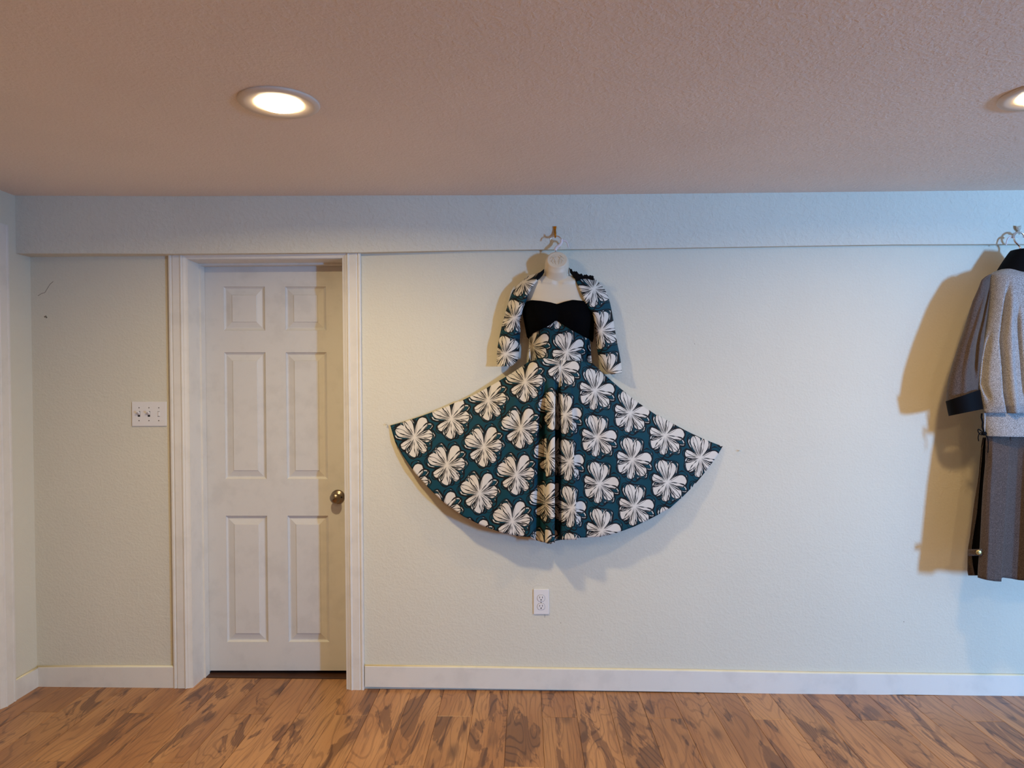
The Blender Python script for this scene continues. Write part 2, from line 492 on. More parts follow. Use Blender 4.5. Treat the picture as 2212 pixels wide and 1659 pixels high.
# ================================================================== ROOM SHELL
XL_B = P(81, 1486, 0).x; XL_T = P(63, 440, 0).x
CEIL = P(1106, 421.5, .025).z
XR = 5.40; YF = -5.10
FLOOR_TILT = .005
def fz(X): return -FLOOR_TILT * X
# door opening in the back wall
DL_T, DL_B = P(406, 554, .0).x, P(418, 1484, .0).x
DR_T, DR_B = P(741, 551, .0).x, P(750.5, 1481, .0).x
DOOR_Y = 0.15
HEAD_Z = P(590, 571, -DOOR_Y).z
WT = 0.20

def slab_poly(name, front, thick, mat, kind='structure', parent=None):
    """wall piece: polygon on the front, pushed back along +Y by thick"""
    n = len(front)
    bm = bmesh.new()
    a = [bm.verts.new(p) for p in front]; b_ = [bm.verts.new(Vector(p) + Vector(thick)) for p in front]
    bm.faces.new(a); bm.faces.new(b_[::-1])
    for i in range(n): bm.faces.new((a[i], b_[i], b_[(i + 1) % n], a[(i + 1) % n]))
    return link(name, bm_mesh(bm), mat, parent, kind)
zt = CEIL + .05
# one polygon around the doorway
wb = slab_poly('wall_back', [(XL_B - .1, 0, -.03), (DL_B, 0, -.03), (DL_T, 0, HEAD_Z), (DR_T, 0, HEAD_Z), (DR_B, 0, -.03), (XR, 0, -.03), (XR, 0, zt), (XL_T - .1, 0, zt)], (0, WT, 0), M['wall'])
# left wall
lw = slab_poly('wall_left', [(XL_B, WT, -.03), (XL_B, YF, -.03), (XL_T, YF, zt), (XL_T, WT, zt)], (-.15, 0, 0), M['wall'])
rw = slab_poly('wall_right', [(XR, WT, -.05), (XR, YF - .1, -.05), (XR, YF - .1, zt), (XR, WT, zt)], (.15, 0, 0), M['tan'])
# front wall (behind the camera) with the small window the daylight comes through
x0, x1 = WIN_X - WIN_W / 2 - .01, WIN_X + WIN_W / 2 + .01; zz0, zz1 = WIN_Z - WIN_H / 2 - .01, WIN_Z + WIN_H / 2 + .01
XLF = XL_T - .15
bm = bmesh.new()
for a, c in (((XLF, YF - .15, -.05), (x0, YF, zt)), ((x1, YF - .15, -.05), (XR + .1, YF, zt)), ((x0, YF - .15, -.05), (x1, YF, zz0)), ((x0, YF - .15, zz1), (x1, YF, zt))):
    box_bm(bm, a, c)
link('wall_front', bm_mesh(bm), M['tan'], None, 'structure')
wn = root('window_1', (WIN_X, YF, WIN_Z), kind='structure')
bm = bmesh.new()
for a, c in (((x0 - .05, YF, zz0 - .05), (x0, YF + .02, zz1 + .05)), ((x1, YF, zz0 - .05), (x1 + .05, YF + .02, zz1 + .05)), ((x0, YF, zz0 - .05), (x1, YF + .02, zz0)), ((x0, YF, zz1), (x1, YF + .02, zz1 + .05))):
    box_bm(bm, a, c, .003)
link('window_frame', bm_mesh(bm), M['white'], wn)
box('ceiling', (XL_T - .2, YF - .2, CEIL), (XR + .2, WT, CEIL + .12), M['ceiling'], None, 0, 'structure')

# floor: sub-floor slab with planks laid on it, very slightly out of level
fl = box('floor', (XL_B - .2, YF - .2, -.06), (XR + .2, WT + .35, -.0125), M['threshold'], None, 0, 'structure')
fl.rotation_euler = (0, FLOOR_TILT, 0)
ORG[fl] = Vector((0, 0, 0))
PW, PL = .1485, 1.2
def plank_mesh(w, l):
    b_, g, h = .0012, .0004, .0125
    x, y = w / 2 - g, l / 2 - g
    vs = [(-x, -y, -h), (x, -y, -h), (x, y, -h), (-x, y, -h), (-x, -y, -b_), (x, -y, -b_), (x, y, -b_), (-x, y, -b_),
          (-x + b_, -y + b_, 0), (x - b_, -y + b_, 0), (x - b_, y - b_, 0), (-x + b_, y - b_, 0)]
    fs = [(3, 2, 1, 0)]
    for k in (0, 4):
        for i in range(4): fs.append((k + i, k + (i + 1) % 4, k + 4 + (i + 1) % 4, k + 4 + i))
    fs.append((8, 9, 10, 11))
    me = mesh_of(vs, fs); me.materials.append(M['wood']); return me
cache = {}
row = int(math.floor((XL_B - .061) / PW))
while .061 + row * PW < XR:
    xc = .061 + (row + .5) * PW
    end = .27 + .4 * ((-row) % 3)
    ytop = .105
    y = -end
    spans = [(y, ytop)]
    while y > -4.0: spans.append((max(y - PL, YF - .05), y)); y -= PL
    for a, c in spans:
        if c - a < .03: continue
        key = round(c - a, 4)
        if key not in cache: cache[key] = plank_mesh(PW, key)
        o = bpy.data.objects.new('plank', cache[key]); COL.objects.link(o)
        o.parent = fl; o.location = (xc, (a + c) / 2, 0)
    row += 1
o = box('threshold_strip', (DL_B - .02, .106, -.012), (DR_B + .02, .30, .004), M['threshold'], fl, .003)

# boxed beam along the top of the wall
bot = [(38, 547.5, .095), (200, 547.5, .078), (372, 548.2, .06), (600, 546.5, .05), (780, 545, .042), (1020, 540.3, .028), (1200, 538.8, .024), (1380, 536.8, .024), (1700, 531.5, .026), (1932, 528, .028), (2212, 527.2, .03), (2330, 526.5, .03)]
vs, fs = [], []
for x, y, d in bot:
    p = P(x, y, d)
    vs += [p, Vector((p.x, p.y, zt)), Vector((p.x, .01, zt)), Vector((p.x, .01, p.z + (.0)))]
vs[0].x = vs[1].x = XL_T + .0; vs[2].x = vs[3].x = XL_T
q = vs[-4:]
for k in q: k.x = XR
for i in range(len(bot) - 1):
    for k in range(4):
        fs.append((i * 4 + k, i * 4 + (k + 1) % 4, (i + 1) * 4 + (k + 1) % 4, (i + 1) * 4 + k))
fs.append((0, 1, 2, 3)); n4 = (len(bot) - 1) * 4; fs.append((n4 + 3, n4 + 2, n4 + 1, n4))
bm = bmesh.new(); bv = [bm.verts.new(v) for v in vs]
for f in fs: bm.faces.new([bv[i] for i in f])
link('trim_4', bm_mesh(bm), M['soffit'], None, 'structure')

# baseboards (with a bead of cream caulk on top)
def baseboard(name, top, botm, d, mat=M['white']):
    r_ = root(name, P(botm[0][0], botm[0][1], 0), kind='structure')
    vs, fs = [], []
    n = len(top)
    for (tx, ty), (bx, by) in zip(top, botm):
        a = P(tx, ty, d); b_ = P(bx, by, d)
        a0 = a + Vector((0, d + .002, 0)); b0 = b_ + Vector((0, d + .002, 0))
        a2 = a + Vector((0, .003, 0)); a3 = a - Vector((0, 0, .003))
        vs += [b_, a3, a2, a0, b0]
    for i in range(n - 1):
        for k in range(5):
            fs.append((i * 5 + k, i * 5 + (k + 1) % 5, (i + 1) * 5 + (k + 1) % 5, (i + 1) * 5 + k))
    fs.append((0, 1, 2, 3, 4)); fs.append(tuple((n - 1) * 5 + k for k in (4, 3, 2, 1, 0)))
    bm = bmesh.new(); bv = [bm.verts.new(v) for v in vs]
    for f in fs: bm.faces.new([bv[i] for i in f])
    link('board', bm_mesh(bm), mat, r_)
    path = [P(tx, ty - .6, d * .5) for tx, ty in top]
    tube('caulk_bead', path, .0055, M['caulk'], r_, 8, label='cream caulk bead along the top edge')
    return r_
baseboard('baseboard_back', [(81.5, 1441), (200, 1440.6), (377, 1440.5)], [(82, 1486.5), (200, 1486.6), (379, 1487.4)], .014)
baseboard('baseboard_back', [(788, 1438.5), (1000, 1441.5), (1200, 1445), (1500, 1449), (1750, 1454), (1900, 1456), (2212, 1459.5), (2330, 1461), (3640, 1470)],
          [(788, 1483.5), (1000, 1486.8), (1200, 1490), (1500, 1495.2), (1820, 1501.3), (1960, 1500.2), (2212, 1504.5), (2330, 1506), (3640, 1519)], .014)
def XLat(z): return lerp(XL_B, XL_T, z / 2.2)
# left wall baseboard
p0 = PX(28, 1466, XLat(.1)); p1 = P(81, 1441, 0)
r_ = root('baseboard_left', (XL_B, -.1, 0), kind='structure')
yb = -.168
hexa('board', [(XL_B + .014, yb, -.005), (XL_B + .014, .0, -.005), (XLat(.1) + .014, .0, p1.z), (XLat(.1) + .014, yb, p1.z)],
     [(XL_B - .004, yb, -.005), (XL_B - .004, .0, -.005), (XLat(.1) - .004, .0, p1.z), (XLat(.1) - .004, yb, p1.z)], M['white'], r_)
tube('caulk_bead', [(XLat(.1) + .006, yb, p1.z), (XLat(.1) + .006, -.012, p1.z)], .005, M['caulk'], r_, 8, label='cream caulk bead along the top edge')
for nm, a, c in (('baseboard_left', -3.7, -1.24),):
    r_ = root(nm, (XL_B, -2, 0), kind='structure')
    box('board', (XL_B - .004, a, -.005), (XL_B + .014, c, .105), M['white'], r_)
r_ = root('baseboard_right', (XR, -2, 0), kind='structure')
box('board', (XR - .014, YF, -.03), (XR + .004, 0, .09), M['white'], r_, .003)

# ------------------------------------------------------------------ casings
PROFILE = [(0, 0), (0, .016), (.04, .0185), (.12, .0185), (.15, .0145), (.19, .0145), (.23, .0175), (.60, .0165), (.645, .0205), (.70, .0205), (.74, .0160), (.80, .0150), (.86, .0125), (.93, .0100), (1, .0085), (1, 0)]
def casing_mesh(o_b, o_t, i_b, i_t, nrm, prof=PROFILE):
    vs, fs = [], []
    nrm = Vector(nrm); n = len(prof)
    for (a, c) in ((o_b, i_b), (o_t, i_t)):
        for u, h in prof: vs.append(a.lerp(c, u) + nrm * h)
    for k in range(n): fs.append((k, (k + 1) % n, n + (k + 1) % n, n + k))
    fs.append(tuple(range(n))); fs.append(tuple(n + k for k in range(n))[::-1])
    bm = bmesh.new(); bv = [bm.verts.new(v) for v in vs]
    for f in fs: bm.faces.new([bv[i] for i in f])
    return bm_mesh(bm)
NB = Vector((0, -1, 0))
def FL(x, y):            # foot of a casing on the floor
    p = P(x, y, 0.0); return Vector((p.x, -.0005, fz(p.x)))
tr = root('trim_1', (-1.2, 0, 0), kind='structure')
top_z = P(600, 549.5, .03).z + .006
def at_z(p, z): return Vector((p.x, p.y, z))
lo_b, lo_t = FL(379, 1486.5), at_z(P(366.5, 552, .004), top_z)
li_b, li_t = Vector((DL_B + .002, -.0005, fz(DL_B))), Vector((DL_T + .002, -.0005, top_z))
link('side_casing', casing_mesh(lo_b, lo_t, li_b, li_t, NB), M['white'], tr)
ro_b, ro_t = FL(788, 1480.5), at_z(P(780, 550, .004), top_z)
ri_b, ri_t = Vector((DR_B - .002, -.0005, fz(DR_B))), Vector((DR_T - .002, -.0005, top_z))
link('side_casing', casing_mesh(ro_b, ro_t, ri_b, ri_t, NB), M['white'], tr)
hz = HEAD_Z
link('head_casing', casing_mesh(Vector((DL_T - .03, -.0005, hz + .075)), Vector((DR_T + .03, -.0005, hz + .075)), Vector((DL_T - .03, -.0005, hz)), Vector((DR_T + .03, -.0005, hz)), NB), M['white'], tr)
# jambs line the opening
def jamb(xb, xt, s):
    t_ = .012 * s
    return hexa('jamb', [(xb, -.001, fz(xb)), (xb + t_, -.001, fz(xb)), (xt + t_, -.001, hz), (xt, -.001, hz)],
                [(xb, WT, fz(xb)), (xb + t_, WT, fz(xb)), (xt + t_, WT, hz), (xt, WT, hz)], M['white'], tr)
jamb(DL_B - .010, DL_T - .010, 1.0); jamb(DR_B + .010, DR_T + .010, -1.0)
hexa('head_jamb', [(DL_T - .01, -.001, hz - .002), (DR_T + .01, -.001, hz - .002), (DR_T + .01, -.001, hz + .02), (DL_T - .01, -.001, hz + .02)],
     [(DL_T - .01, WT, hz - .002), (DR_T + .01, WT, hz - .002), (DR_T + .01, WT, hz + .02), (DL_T - .01, WT, hz + .02)], M['white'], tr)
def stop(xb, xt, s, y0, y1, th):
    hexa('door_stop', [(xb, y0, fz(xb)), (xb + th * s, y0, fz(xb)), (xt + th * s, y0, hz - .0112), (xt, y0, hz - .0112)],
         [(xb, y1, fz(xb)), (xb + th * s, y1, fz(xb)), (xt + th * s, y1, hz - .0112), (xt, y1, hz - .0112)], M['white'], tr)
stop(DL_B + .002, DL_T + .002, 1, DOOR_Y - .045, DOOR_Y - .002, .009); stop(DR_B - .002, DR_T - .002, -1, DOOR_Y - .045, DOOR_Y - .002, .009)
hexa('door_stop', [(DL_T, DOOR_Y - .045, hz - .011), (DR_T, DOOR_Y - .045, hz - .011), (DR_T, DOOR_Y - .045, hz - .002), (DL_T, DOOR_Y - .045, hz - .002)],
     [(DL_T, DOOR_Y - .002, hz - .011), (DR_T, DOOR_Y - .002, hz - .011), (DR_T, DOOR_Y - .002, hz - .002), (DL_T, DOOR_Y - .002, hz - .002)], M['white'], tr)
# unseen dark box added behind the door to blacken the gap below it
slab_poly('shade_box', [(DL_B - .1, WT + .3, -.05), (DR_B + .1, WT + .3, -.05), (DR_T + .1, WT + .3, 2.2), (DL_T - .1, WT + .3, 2.2)], (0, .05, 0), M['dark'])
hexa('shade_box', [(DL_B - .12, WT, -.05), (DL_B - .1, WT, -.05), (DL_B - .1, WT, 2.2), (DL_B - .12, WT, 2.2)], [(DL_B - .12, WT + .3, -.05), (DL_B - .1, WT + .3, -.05), (DL_B - .1, WT + .3, 2.2), (DL_B - .12, WT + .3, 2.2)], M['dark'], None, 'structure')
hexa('shade_box', [(DR_B + .1, WT, -.05), (DR_B + .12, WT, -.05), (DR_B + .12, WT, 2.2), (DR_B + .1, WT, 2.2)], [(DR_B + .1, WT + .3, -.05), (DR_B + .12, WT + .3, -.05), (DR_B + .12, WT + .3, 2.2), (DR_B + .1, WT + .3, 2.2)], M['dark'], None, 'structure')
box('shade_box', (DL_B - .12, WT, 2.0), (DR_B + .12, WT + .35, 2.05), M['dark'], None, 0, 'structure')

# ------------------------------------------------------------------ six panel doors
def panel_door(name, f, loc, xs, ys, xe, ye, thick):
    """f(u, v, h): point of the door face at u,v and h proud of it; xs/ys: panel spans; xe/ye: door edges"""
    d_ = root(name, loc, kind='structure')
    us = [xe[0]] + [q for s_ in xs for q in s_] + [xe[1]]
    vs_ = [ye[0]] + [q for s_ in ys for q in s_] + [ye[1]]
    bm = bmesh.new(); V = {}
    def vert(u, v, h):
        k = (round(u, 3), round(v, 3), round(h, 4))
        if k not in V: V[k] = bm.verts.new(f(u, v, h))
        return V[k]
    for i in range(len(us) - 1):
        for j in range(len(vs_) - 1):
            if i % 2 == 1 and j % 2 == 1: continue
            bm.faces.new([vert(us[i], vs_[j], 0), vert(us[i + 1], vs_[j], 0), vert(us[i + 1], vs_[j + 1], 0), vert(us[i], vs_[j + 1], 0)])
    b4 = [bm.verts.new(f(u, v, -thick)) for u, v in ((us[0], vs_[0]), (us[-1], vs_[0]), (us[-1], vs_[-1]), (us[0], vs_[-1]))]
    f4 = [bm.verts.new(f(u, v, 0)) for u, v in ((us[0], vs_[0]), (us[-1], vs_[0]), (us[-1], vs_[-1]), (us[0], vs_[-1]))]
    bm.faces.new(b4[::-1])
    for i in range(4): bm.faces.new((f4[i], f4[(i + 1) % 4], b4[(i + 1) % 4], b4[i]))
    link('door_frame_boards', bm_mesh(bm), M['door'], d_)
    ku = abs((f(1, 0, 0) - f(0, 0, 0)).length); kv = abs((f(0, 1, 0) - f(0, 0, 0)).length)
    for (a, b_) in xs:
        for (c, e) in ys:
            rings = [(0, 0), (.0025, -.005), (.011, -.0125), (.015, -.0125), (.040, -.0045), (.0425, -.0015), (.0445, -.0010)]
            bm = bmesh.new(); prev = None
            sv = 1 if e > c else -1
            for ins, h in rings:
                iu, iv = ins / ku, ins / kv * sv
                q = [bm.verts.new(f(a + iu, c + iv, h)), bm.verts.new(f(b_ - iu, c + iv, h)), bm.verts.new(f(b_ - iu, e - iv, h)), bm.verts.new(f(a + iu, e - iv, h))]
                if prev:
                    for k in range(4): bm.faces.new((prev[k], prev[(k + 1) % 4], q[(k + 1) % 4], q[k]))
                prev = q
            bm.faces.new(prev)
            link('panel', bm_mesh(bm), M['door'], d_)
    return d_
def f1(u, v, h):
    return P(u + 9.0 * (v - 572) / 876, v, -DOOR_Y + h)
d1 = panel_door('door_1', f1, P(600, 1448, -DOOR_Y), [(482.2, 571.5), (615.3, 703.5)], [(619, 714), (761, 1035), (1114, 1387)], (438.0, 763.0), (570.5, 1448.5), .035)
kb = P(730, 1073, -DOOR_Y)
rose = lathe('knob_rosette', [(.0, .0005), (.034, .0005), (.0345, .003), (.032, .007), (.024, .0115), (.014, .014), (.012, .02)], kb, (0, -1, 0), M['nickel'], d1, 40, 'antique nickel rosette')
lathe('door_knob', [(.011, .012), (.011, .028), (.016, .034), (.0245, .041), (.026, .047), (.0235, .054), (.014, .0605), (.006, .0625), (0.0, .063)], kb, (-.03, -1, .0), M['nickel'], d1, 40, 'antique nickel round knob')
lathe('key_pin', [(.0026, 0), (.0026, .0015), (0, .0016)], kb + Vector((-.004, -.0617, -.004)), (0, -1, 0), M['slot'], rose, 12)
lathe('rosette_hole', [(.0042, 0), (.0042, .003), (0, .0031)], kb + Vector((.0205, -.0115, -.0005)), (.35, -1, 0), M['slot'], rose, 12)

# left wall: casing of a second doorway that runs out of the picture
tr2 = root('trim_2', (XL_B, -.2, 0), kind='structure')
ce_t = PX(10.5, 490, XLat(2.1)); ce_b = PX(28, 1515, XLat(0))
ct = ce_t.z + .006
link('side_casing', casing_mesh(Vector((XL_B, ce_b.y, fz(XL_B))), Vector((XLat(ct), ce_t.y, ct)), Vector((XL_B, ce_b.y - .088, fz(XL_B))), Vector((XLat(ct), ce_t.y - .088, ct)), (1, 0, 0)), M['white'], tr2)
y2 = ce_b.y - .088 - .80
link('head_casing', casing_mesh(Vector((XLat(ct), ce_t.y - .08, ct)), Vector((XLat(ct), y2, ct)), Vector((XLat(ct - .088), ce_t.y - .08, ct - .088)), Vector((XLat(ct - .088), y2, ct - .088)), (1, 0, 0)), M['white'], tr2)
link('side_casing', casing_mesh(Vector((XL_B, y2 - .088, fz(XL_B))), Vector((XLat(ct), y2 - .088, ct)), Vector((XL_B, y2, fz(XL_B))), Vector((XLat(ct), y2, ct)), (1, 0, 0)), M['white'], tr2)
ya, yc = ce_b.y - .09, y2 + .002
def f2(u, v, h): return Vector((XLat(v) + .004 + h, ya + (yc - ya) * u, v))
panel_door('door_2', f2, (XL_B, (ya + yc) / 2, 0), [(.14, .42), (.58, .86)], [(.25, .87), (1.05, 1.68), (1.78, 1.93)], (0.0, 1.0), (.02, ct - .09), .003)

# small marks on the painted wall
def mark(name, pts, w, mat):
    me = tube_mesh([P(x, y, .0002) for x, y in pts], w, 6, True, .35)
    return link(name, me, mat, wb)
mark('scuff', [(82, 639), (90, 634), (97, 632), (103, 622), (108, 614), (115, 608)], .0012, M['scuff'])
mark('scuff', [(96, 685), (99, 683), (101, 687)], .004, M['scuff'])
mark('scuff', [(1153, 1274), (1153, 1266), (1160, 1262), (1168, 1264)], .0018, M['patch'])
mark('scuff', [(1177, 1327), (1177, 1334)], .0009, M['scuff'])
mark('scuff', [(1211, 1344.5), (1211.6, 1346.5)], .0012, M['scuff'])
mark('scuff', [(1299, 1361), (1300, 1362)], .001, M['scuff'])
mark('scuff', [(1952, 1342), (1953, 1344)], .0014, M['scuff'])
mark('scuff', [(1140, 1305), (1143, 1307), (1146, 1303)], .0014, M['patch'])
mark('scuff', [(1500, 742), (1501, 743.5)], .001, M['scuff'])

# ================================================================== RECESSED LIGHTS
def ceiling_light(c, label, k=1.0, tint=(1.0, .67, .29)):
    r_ = root('ceiling_light', c, label, 'ceiling light', 'recessed lights in the ceiling')
    lathe('trim_ring', [(.121, .0), (.1225, -.003), (.119, -.0075), (.100, -.0085), (.080, -.006), (.066, -.004), (.066, .004), (.066, .0)], c, (0, 0, 1), M['ring'], r_, 64)
    lathe('lens', [(.065, .003), (.0645, -.009), (.056, -.0135), (.036, -.016), (0, -.0165)], c, (0, 0, 1), M['lamp'], r_, 48, 'glowing frosted lens')
    L = bpy.data.lights.new('lamp_glow', 'AREA'); L.shape = 'DISK'; L.size = .13; L.spread = 2.93; L.energy = LAMP_POWER * k; L.color = tint
    lo_ = bpy.data.objects.new('lamp_glow', L); COL.objects.link(lo_); lo_.parent = r_; lo_.location = (0, 0, -.020)
    return r_
L1 = PZ(603, 221, CEIL); L2 = PZ(2257, 203, CEIL)
ceiling_light(L1, 'glowing round recessed light in the ceiling above the white door', 1.02, (1.0, .80, .45))
ceiling_light(L2, 'recessed light cut off by the right edge above the tweed suit', .6)
# unseen second row, added behind the camera as fill for the lower wall
ceiling_light(Vector((L1.x, -2.95, CEIL)), 'added fill light behind the camera on the door side', .6, (1.0, .80, .45))
ceiling_light(Vector((L2.x, -2.95, CEIL)), 'added fill light behind the camera on the suit side', .6, (1.0, .75, .38))

# ================================================================== SWITCH, OUTLET
def plate_mesh(cx, cy, w, h, d=.006):
    c = P(cx, cy, 0)
    bm = bmesh.new(); box_bm(bm, (c.x - w / 2, -d, c.z - h / 2), (c.x + w / 2, .0, c.z + h / 2), .0022)
    return c, bm_mesh(bm)
c, me = plate_mesh(323.5, 894, .163, .114)
sw = root('light_switch', c, 'white triple switch plate on the wall left of the door', 'light switch')
link('plate', me, M['plate'], sw)
for k, px in enumerate((301.8, 323.2, 344.4)):
    for yy in (880.8, 908.5):
        lathe('screw', [(.0, .0062), (.0028, .0062), (.0034, .0054)][::-1], P(px, yy, 0), (0, -1, 0), M['screw'], sw, 12)
    q = P(px, 894.2, 0)
    box('toggle_slot', (q.x - .0052, -.0068, q.z - .0125), (q.x + .0052, -.0052, q.z + .0125), M['slot'] if k < 2 else M['plate'], sw)
    if k < 2:
        hexa('toggle', [(q.x - .004, -.024, q.z + .0085), (q.x + .004, -.024, q.z + .0085), (q.x + .004, -.023, q.z + .0145), (q.x - .004, -.023, q.z + .0145)],
             [(q.x - .0046, -.005, q.z - .006), (q.x + .0046, -.005, q.z - .006), (q.x + .0046, -.005, q.z + .008), (q.x - .0046, -.005, q.z + .008)], M['plate'], sw)
    else:
        box('slider', (q.x - .0042, -.0082, q.z - .0095), (q.x + .0042, -.006, q.z + .0100), M['plate'], sw, .001)
        for s_ in (-1, 1):
            box('slider_gap', (q.x - .005, -.0071, q.z + s_ * .0113 - .0009), (q.x + .005, -.0069, q.z + s_ * .0113 + .0009), M['screw'], sw)
c, me = plate_mesh(1169, 1299.3, .0715, .1155)
ot = root('wall_outlet', c, 'white double power outlet on the wall below the flowered dress', 'outlet')
link('plate', me, M['plate'], ot)
for yy in (1291.5, 1309.5):
    q = P(1168.7, yy, 0)
    def shape(s, dd):
        pts = []
        for k in range(40):
            an = 2 * PI * k / 40
            x_ = .0172 * math.cos(an); z_ = .0172 * math.sin(an)
            z_ = max(-.0135, min(.0150, z_))
            pts.append(Vector((q.x + x_ * s, -dd, q.z + z_ * s)))
        return pts
    vs = shape(1, .004) + shape(1, .0075) + shape(.95, .0082)
    fs = [(i, (i + 1) % 40, 40 + (i + 1) % 40, 40 + i) for i in range(40)] + [(40 + i, 40 + (i + 1) % 40, 80 + (i + 1) % 40, 80 + i) for i in range(40)] + [tuple(80 + i for i in range(40))]
    rc = link('receptacle', mesh_of(vs, fs), M['plate'], ot)
    vs = shape(1.07, .0062); vs2 = shape(1.0, .0064)
    link('receptacle_gap', mesh_of(vs + vs2, [(i, (i + 1) % 40, 40 + (i + 1) % 40, 40 + i) for i in range(40)]), M['screw'], rc)
    for s_ in (-1, 1):
        box('slot', (q.x + s_ * .0063 - .0011, -.0086, q.z + .0005), (q.x + s_ * .0063 + .0011, -.0078, q.z + .0085), M['slot'], rc)
    lathe('slot', [(.0028, 0), (.0028, .0008), (0, .0008)], (q.x, -.0078, q.z - .0063), (0, -1, 0), M['slot'], rc, 16)
lathe('screw', [(.0026, .006), (.0026, .0068), (0, .007)], P(1168.8, 1300.4, 0), (0, -1, 0), M['screw'], ot, 12)

# tiny screw eyes left in the wall by the skirt's tips
for (x, y), lab in (((1597, 973.5), 'tiny screw eye in the wall right of the dress skirt'), ((837, 917.5), 'tiny screw eye in the wall at the skirt\'s left tip')):
    c = P(x, y, 0)
    r_ = root('screw_eye', c, lab, 'hook', 'tiny screw eyes in the wall')
    tube('shank', [c + Vector((0, 0, 0)), c + Vector((0, -.012, 0))], .0012, M['silver'], r_, 8)
    tube('eye', [c + Vector((math.cos(a) * .004, -.014, math.sin(a) * .004)) for a in [k * PI / 8 - 1.2 for k in range(14)]], .0011, M['silver'], r_, 8)

# ================================================================== WALL HOOKS
c = P(1198.5, 500, .024)
hk = root('wall_hook', c, 'small brass hook on the beam holding up the flowered dress', 'hook')
bm = bmesh.new()
a = P(1195.5, 489.5, .024); b_ = P(1202.2, 498.5, .024)
vs = [(a.x, -.024, a.z), (b_.x, -.024, a.z), (b_.x - .003, -.024, b_.z), (a.x + .003, -.024, b_.z)]
hexa('hook_plate', [(x, -.031, z) for x, _, z in vs], vs, M['brass'], hk)
pts = [P(1198.9, 497, .031), P(1199.1, 502, .033), P(1199.3, 507, .038), P(1199.4, 511, .05), P(1199.6, 512, .066), P(1199.6, 509, .077), P(1199.7, 505, .08)]
tube('hook_arm', pts, [.0045, .0052, .0055, .005, .0045, .004, .0035], M['brass'], hk, 10)
c = P(2200, 494, .03)
hk2 = root('wall_hook', c, 'small silver hook on the beam above the tweed suit', 'hook')
zz = lambda a_, b__: (2100 + a_ / 8.295, 380 + b__ / 8.295)
o_ = [zz(775, 892), zz(830, 900), zz(885, 892), zz(880, 945), zz(845, 1005), zz(790, 955)]
vs = [P(x, y, .030) for x, y in o_] + [P(x, y, .040) for x, y in o_] + [P(*zz(832, 935), .046)]
fs = [(i, (i + 1) % 6, 6 + (i + 1) % 6, 6 + i) for i in range(6)] + [(6 + i, 6 + (i + 1) % 6, 12) for i in range(6)]
link('hook_plate', mesh_of(vs, fs), M['silver'], hk2)
tube('hook_arm', [P(2201, 499, .036), P(2201.5, 503, .043), P(2201.8, 505.5, .056), P(2202, 504.5, .070), P(2202, 500, .076)], [.004, .0038, .0036, .0034, .003], M['silver'], hk2, 10)

# ================================================================== DRESS FORM (hanging torso shell)
XC = [(545, 1203), (600, 1204), (690, 1206), (780, 1212), (830, 1214)]
HW = [(596, 44), (603, 62), (612, 76), (640, 80), (655, 76), (690, 71), (720, 64), (745, 57), (770, 53), (790, 53), (830, 60)]
DM = [(596, .092), (605, .092), (625, .098), (645, .112), (665, .140), (690, .158), (710, .150), (730, .128), (760, .115), (790, .115), (830, .13)]
def body_d(x, y):
    xc, hw, dm = tab(XC, y), tab(HW, y), tab(DM, y)
    t_ = clamp(abs(x - xc) / hw, 0, 1)
    d = .015 + (dm - .015) * (max(0, 1 - t_ ** 2.6)) ** .5
    for bx in (xc - 37, xc + 38):
        d += .024 * math.exp(-(((x - bx) / 22) ** 2 + ((y - 690) / 22) ** 2))
    d -= .010 * math.exp(-((x - xc) / 9) ** 2) * math.exp(-((y - 690) / 24) ** 2)
    return d
hx = P(1201, 561, .08)
df = root('dress_form', P(1206, 780, 0), 'cream plastic hanging torso form wearing the flowered dress', 'dress form')
rows = []
for i in range(60):
    y = 596 + (792 - 596) * i / 59
    xc, hw = tab(XC, y), tab(HW, y)
    row = []
    for k in range(61):
        a_ = PI * k / 60
        x = xc - hw * math.cos(a_)
        d = body_d(x, y)
        # collarbones and throat notch
        for s_ in (-1, 1):
            cy = 609.5 - 3.5 * abs(x - xc) / 45
            if 5 < s_ * (x - xc) < 60: d += .0075 * math.exp(-((y - cy) / 3.0) ** 2) * smooth(5, 12, s_ * (x - xc))
        d -= .006 * math.exp(-(((x - xc - 1) / 4.5) ** 2 + ((y - 614) / 6) ** 2))
        row.append(P(x, y, d))
    rows.append(row)
me1 = grid_mesh(rows)
link('torso', me1, M['form'], df)
# neck with a tilted flat end
Xn = P(1203.3, 562, .09).x
def ring(z, d, rx, ry, tilt):
    out = []
    for k in range(48):
        a_ = 2 * PI * k / 48
        ca, sa = math.cos(a_), math.sin(a_)
        out.append(Vector((Xn + rx * ca, -d - ry * sa * math.cos(tilt), z + 0 - ry * sa * math.sin(tilt))))
    return out
zc = P(1203.3, 561.5, .105).z
rows = [ring(zc - .115, .034, .115, .045, 0), ring(zc - .097, .042, .088, .046, 0), ring(zc - .082, .050, .068, .047, .05), ring(zc - .066, .056, .0580, .050, .14), ring(zc - .045, .064, .0560, .053, .35),
        ring(zc - .020, .078, .0550, .053, .75), ring(zc - .006, .089, .0525, .051, 1.0), ring(zc + .0, .098, .0480, .0475, 1.07), ring(zc + .0015, .102, .0445, .0440, 1.07), ring(zc + .001, .104, .0410, .0405, 1.07), ring(zc - .0005, .1035, .0390, .0385, 1.07)]
me = grid_mesh(rows, True)
bm = bmesh.new(); bm.from_mesh(me); bm.verts.ensure_lookup_table()
bm.faces.new([bm.verts[10 * 48 + k] for k in range(48)])
me2 = bm_mesh(bm); me2.polygons.foreach_set('use_smooth', [len(p.vertices) == 4 for p in me2.polygons])
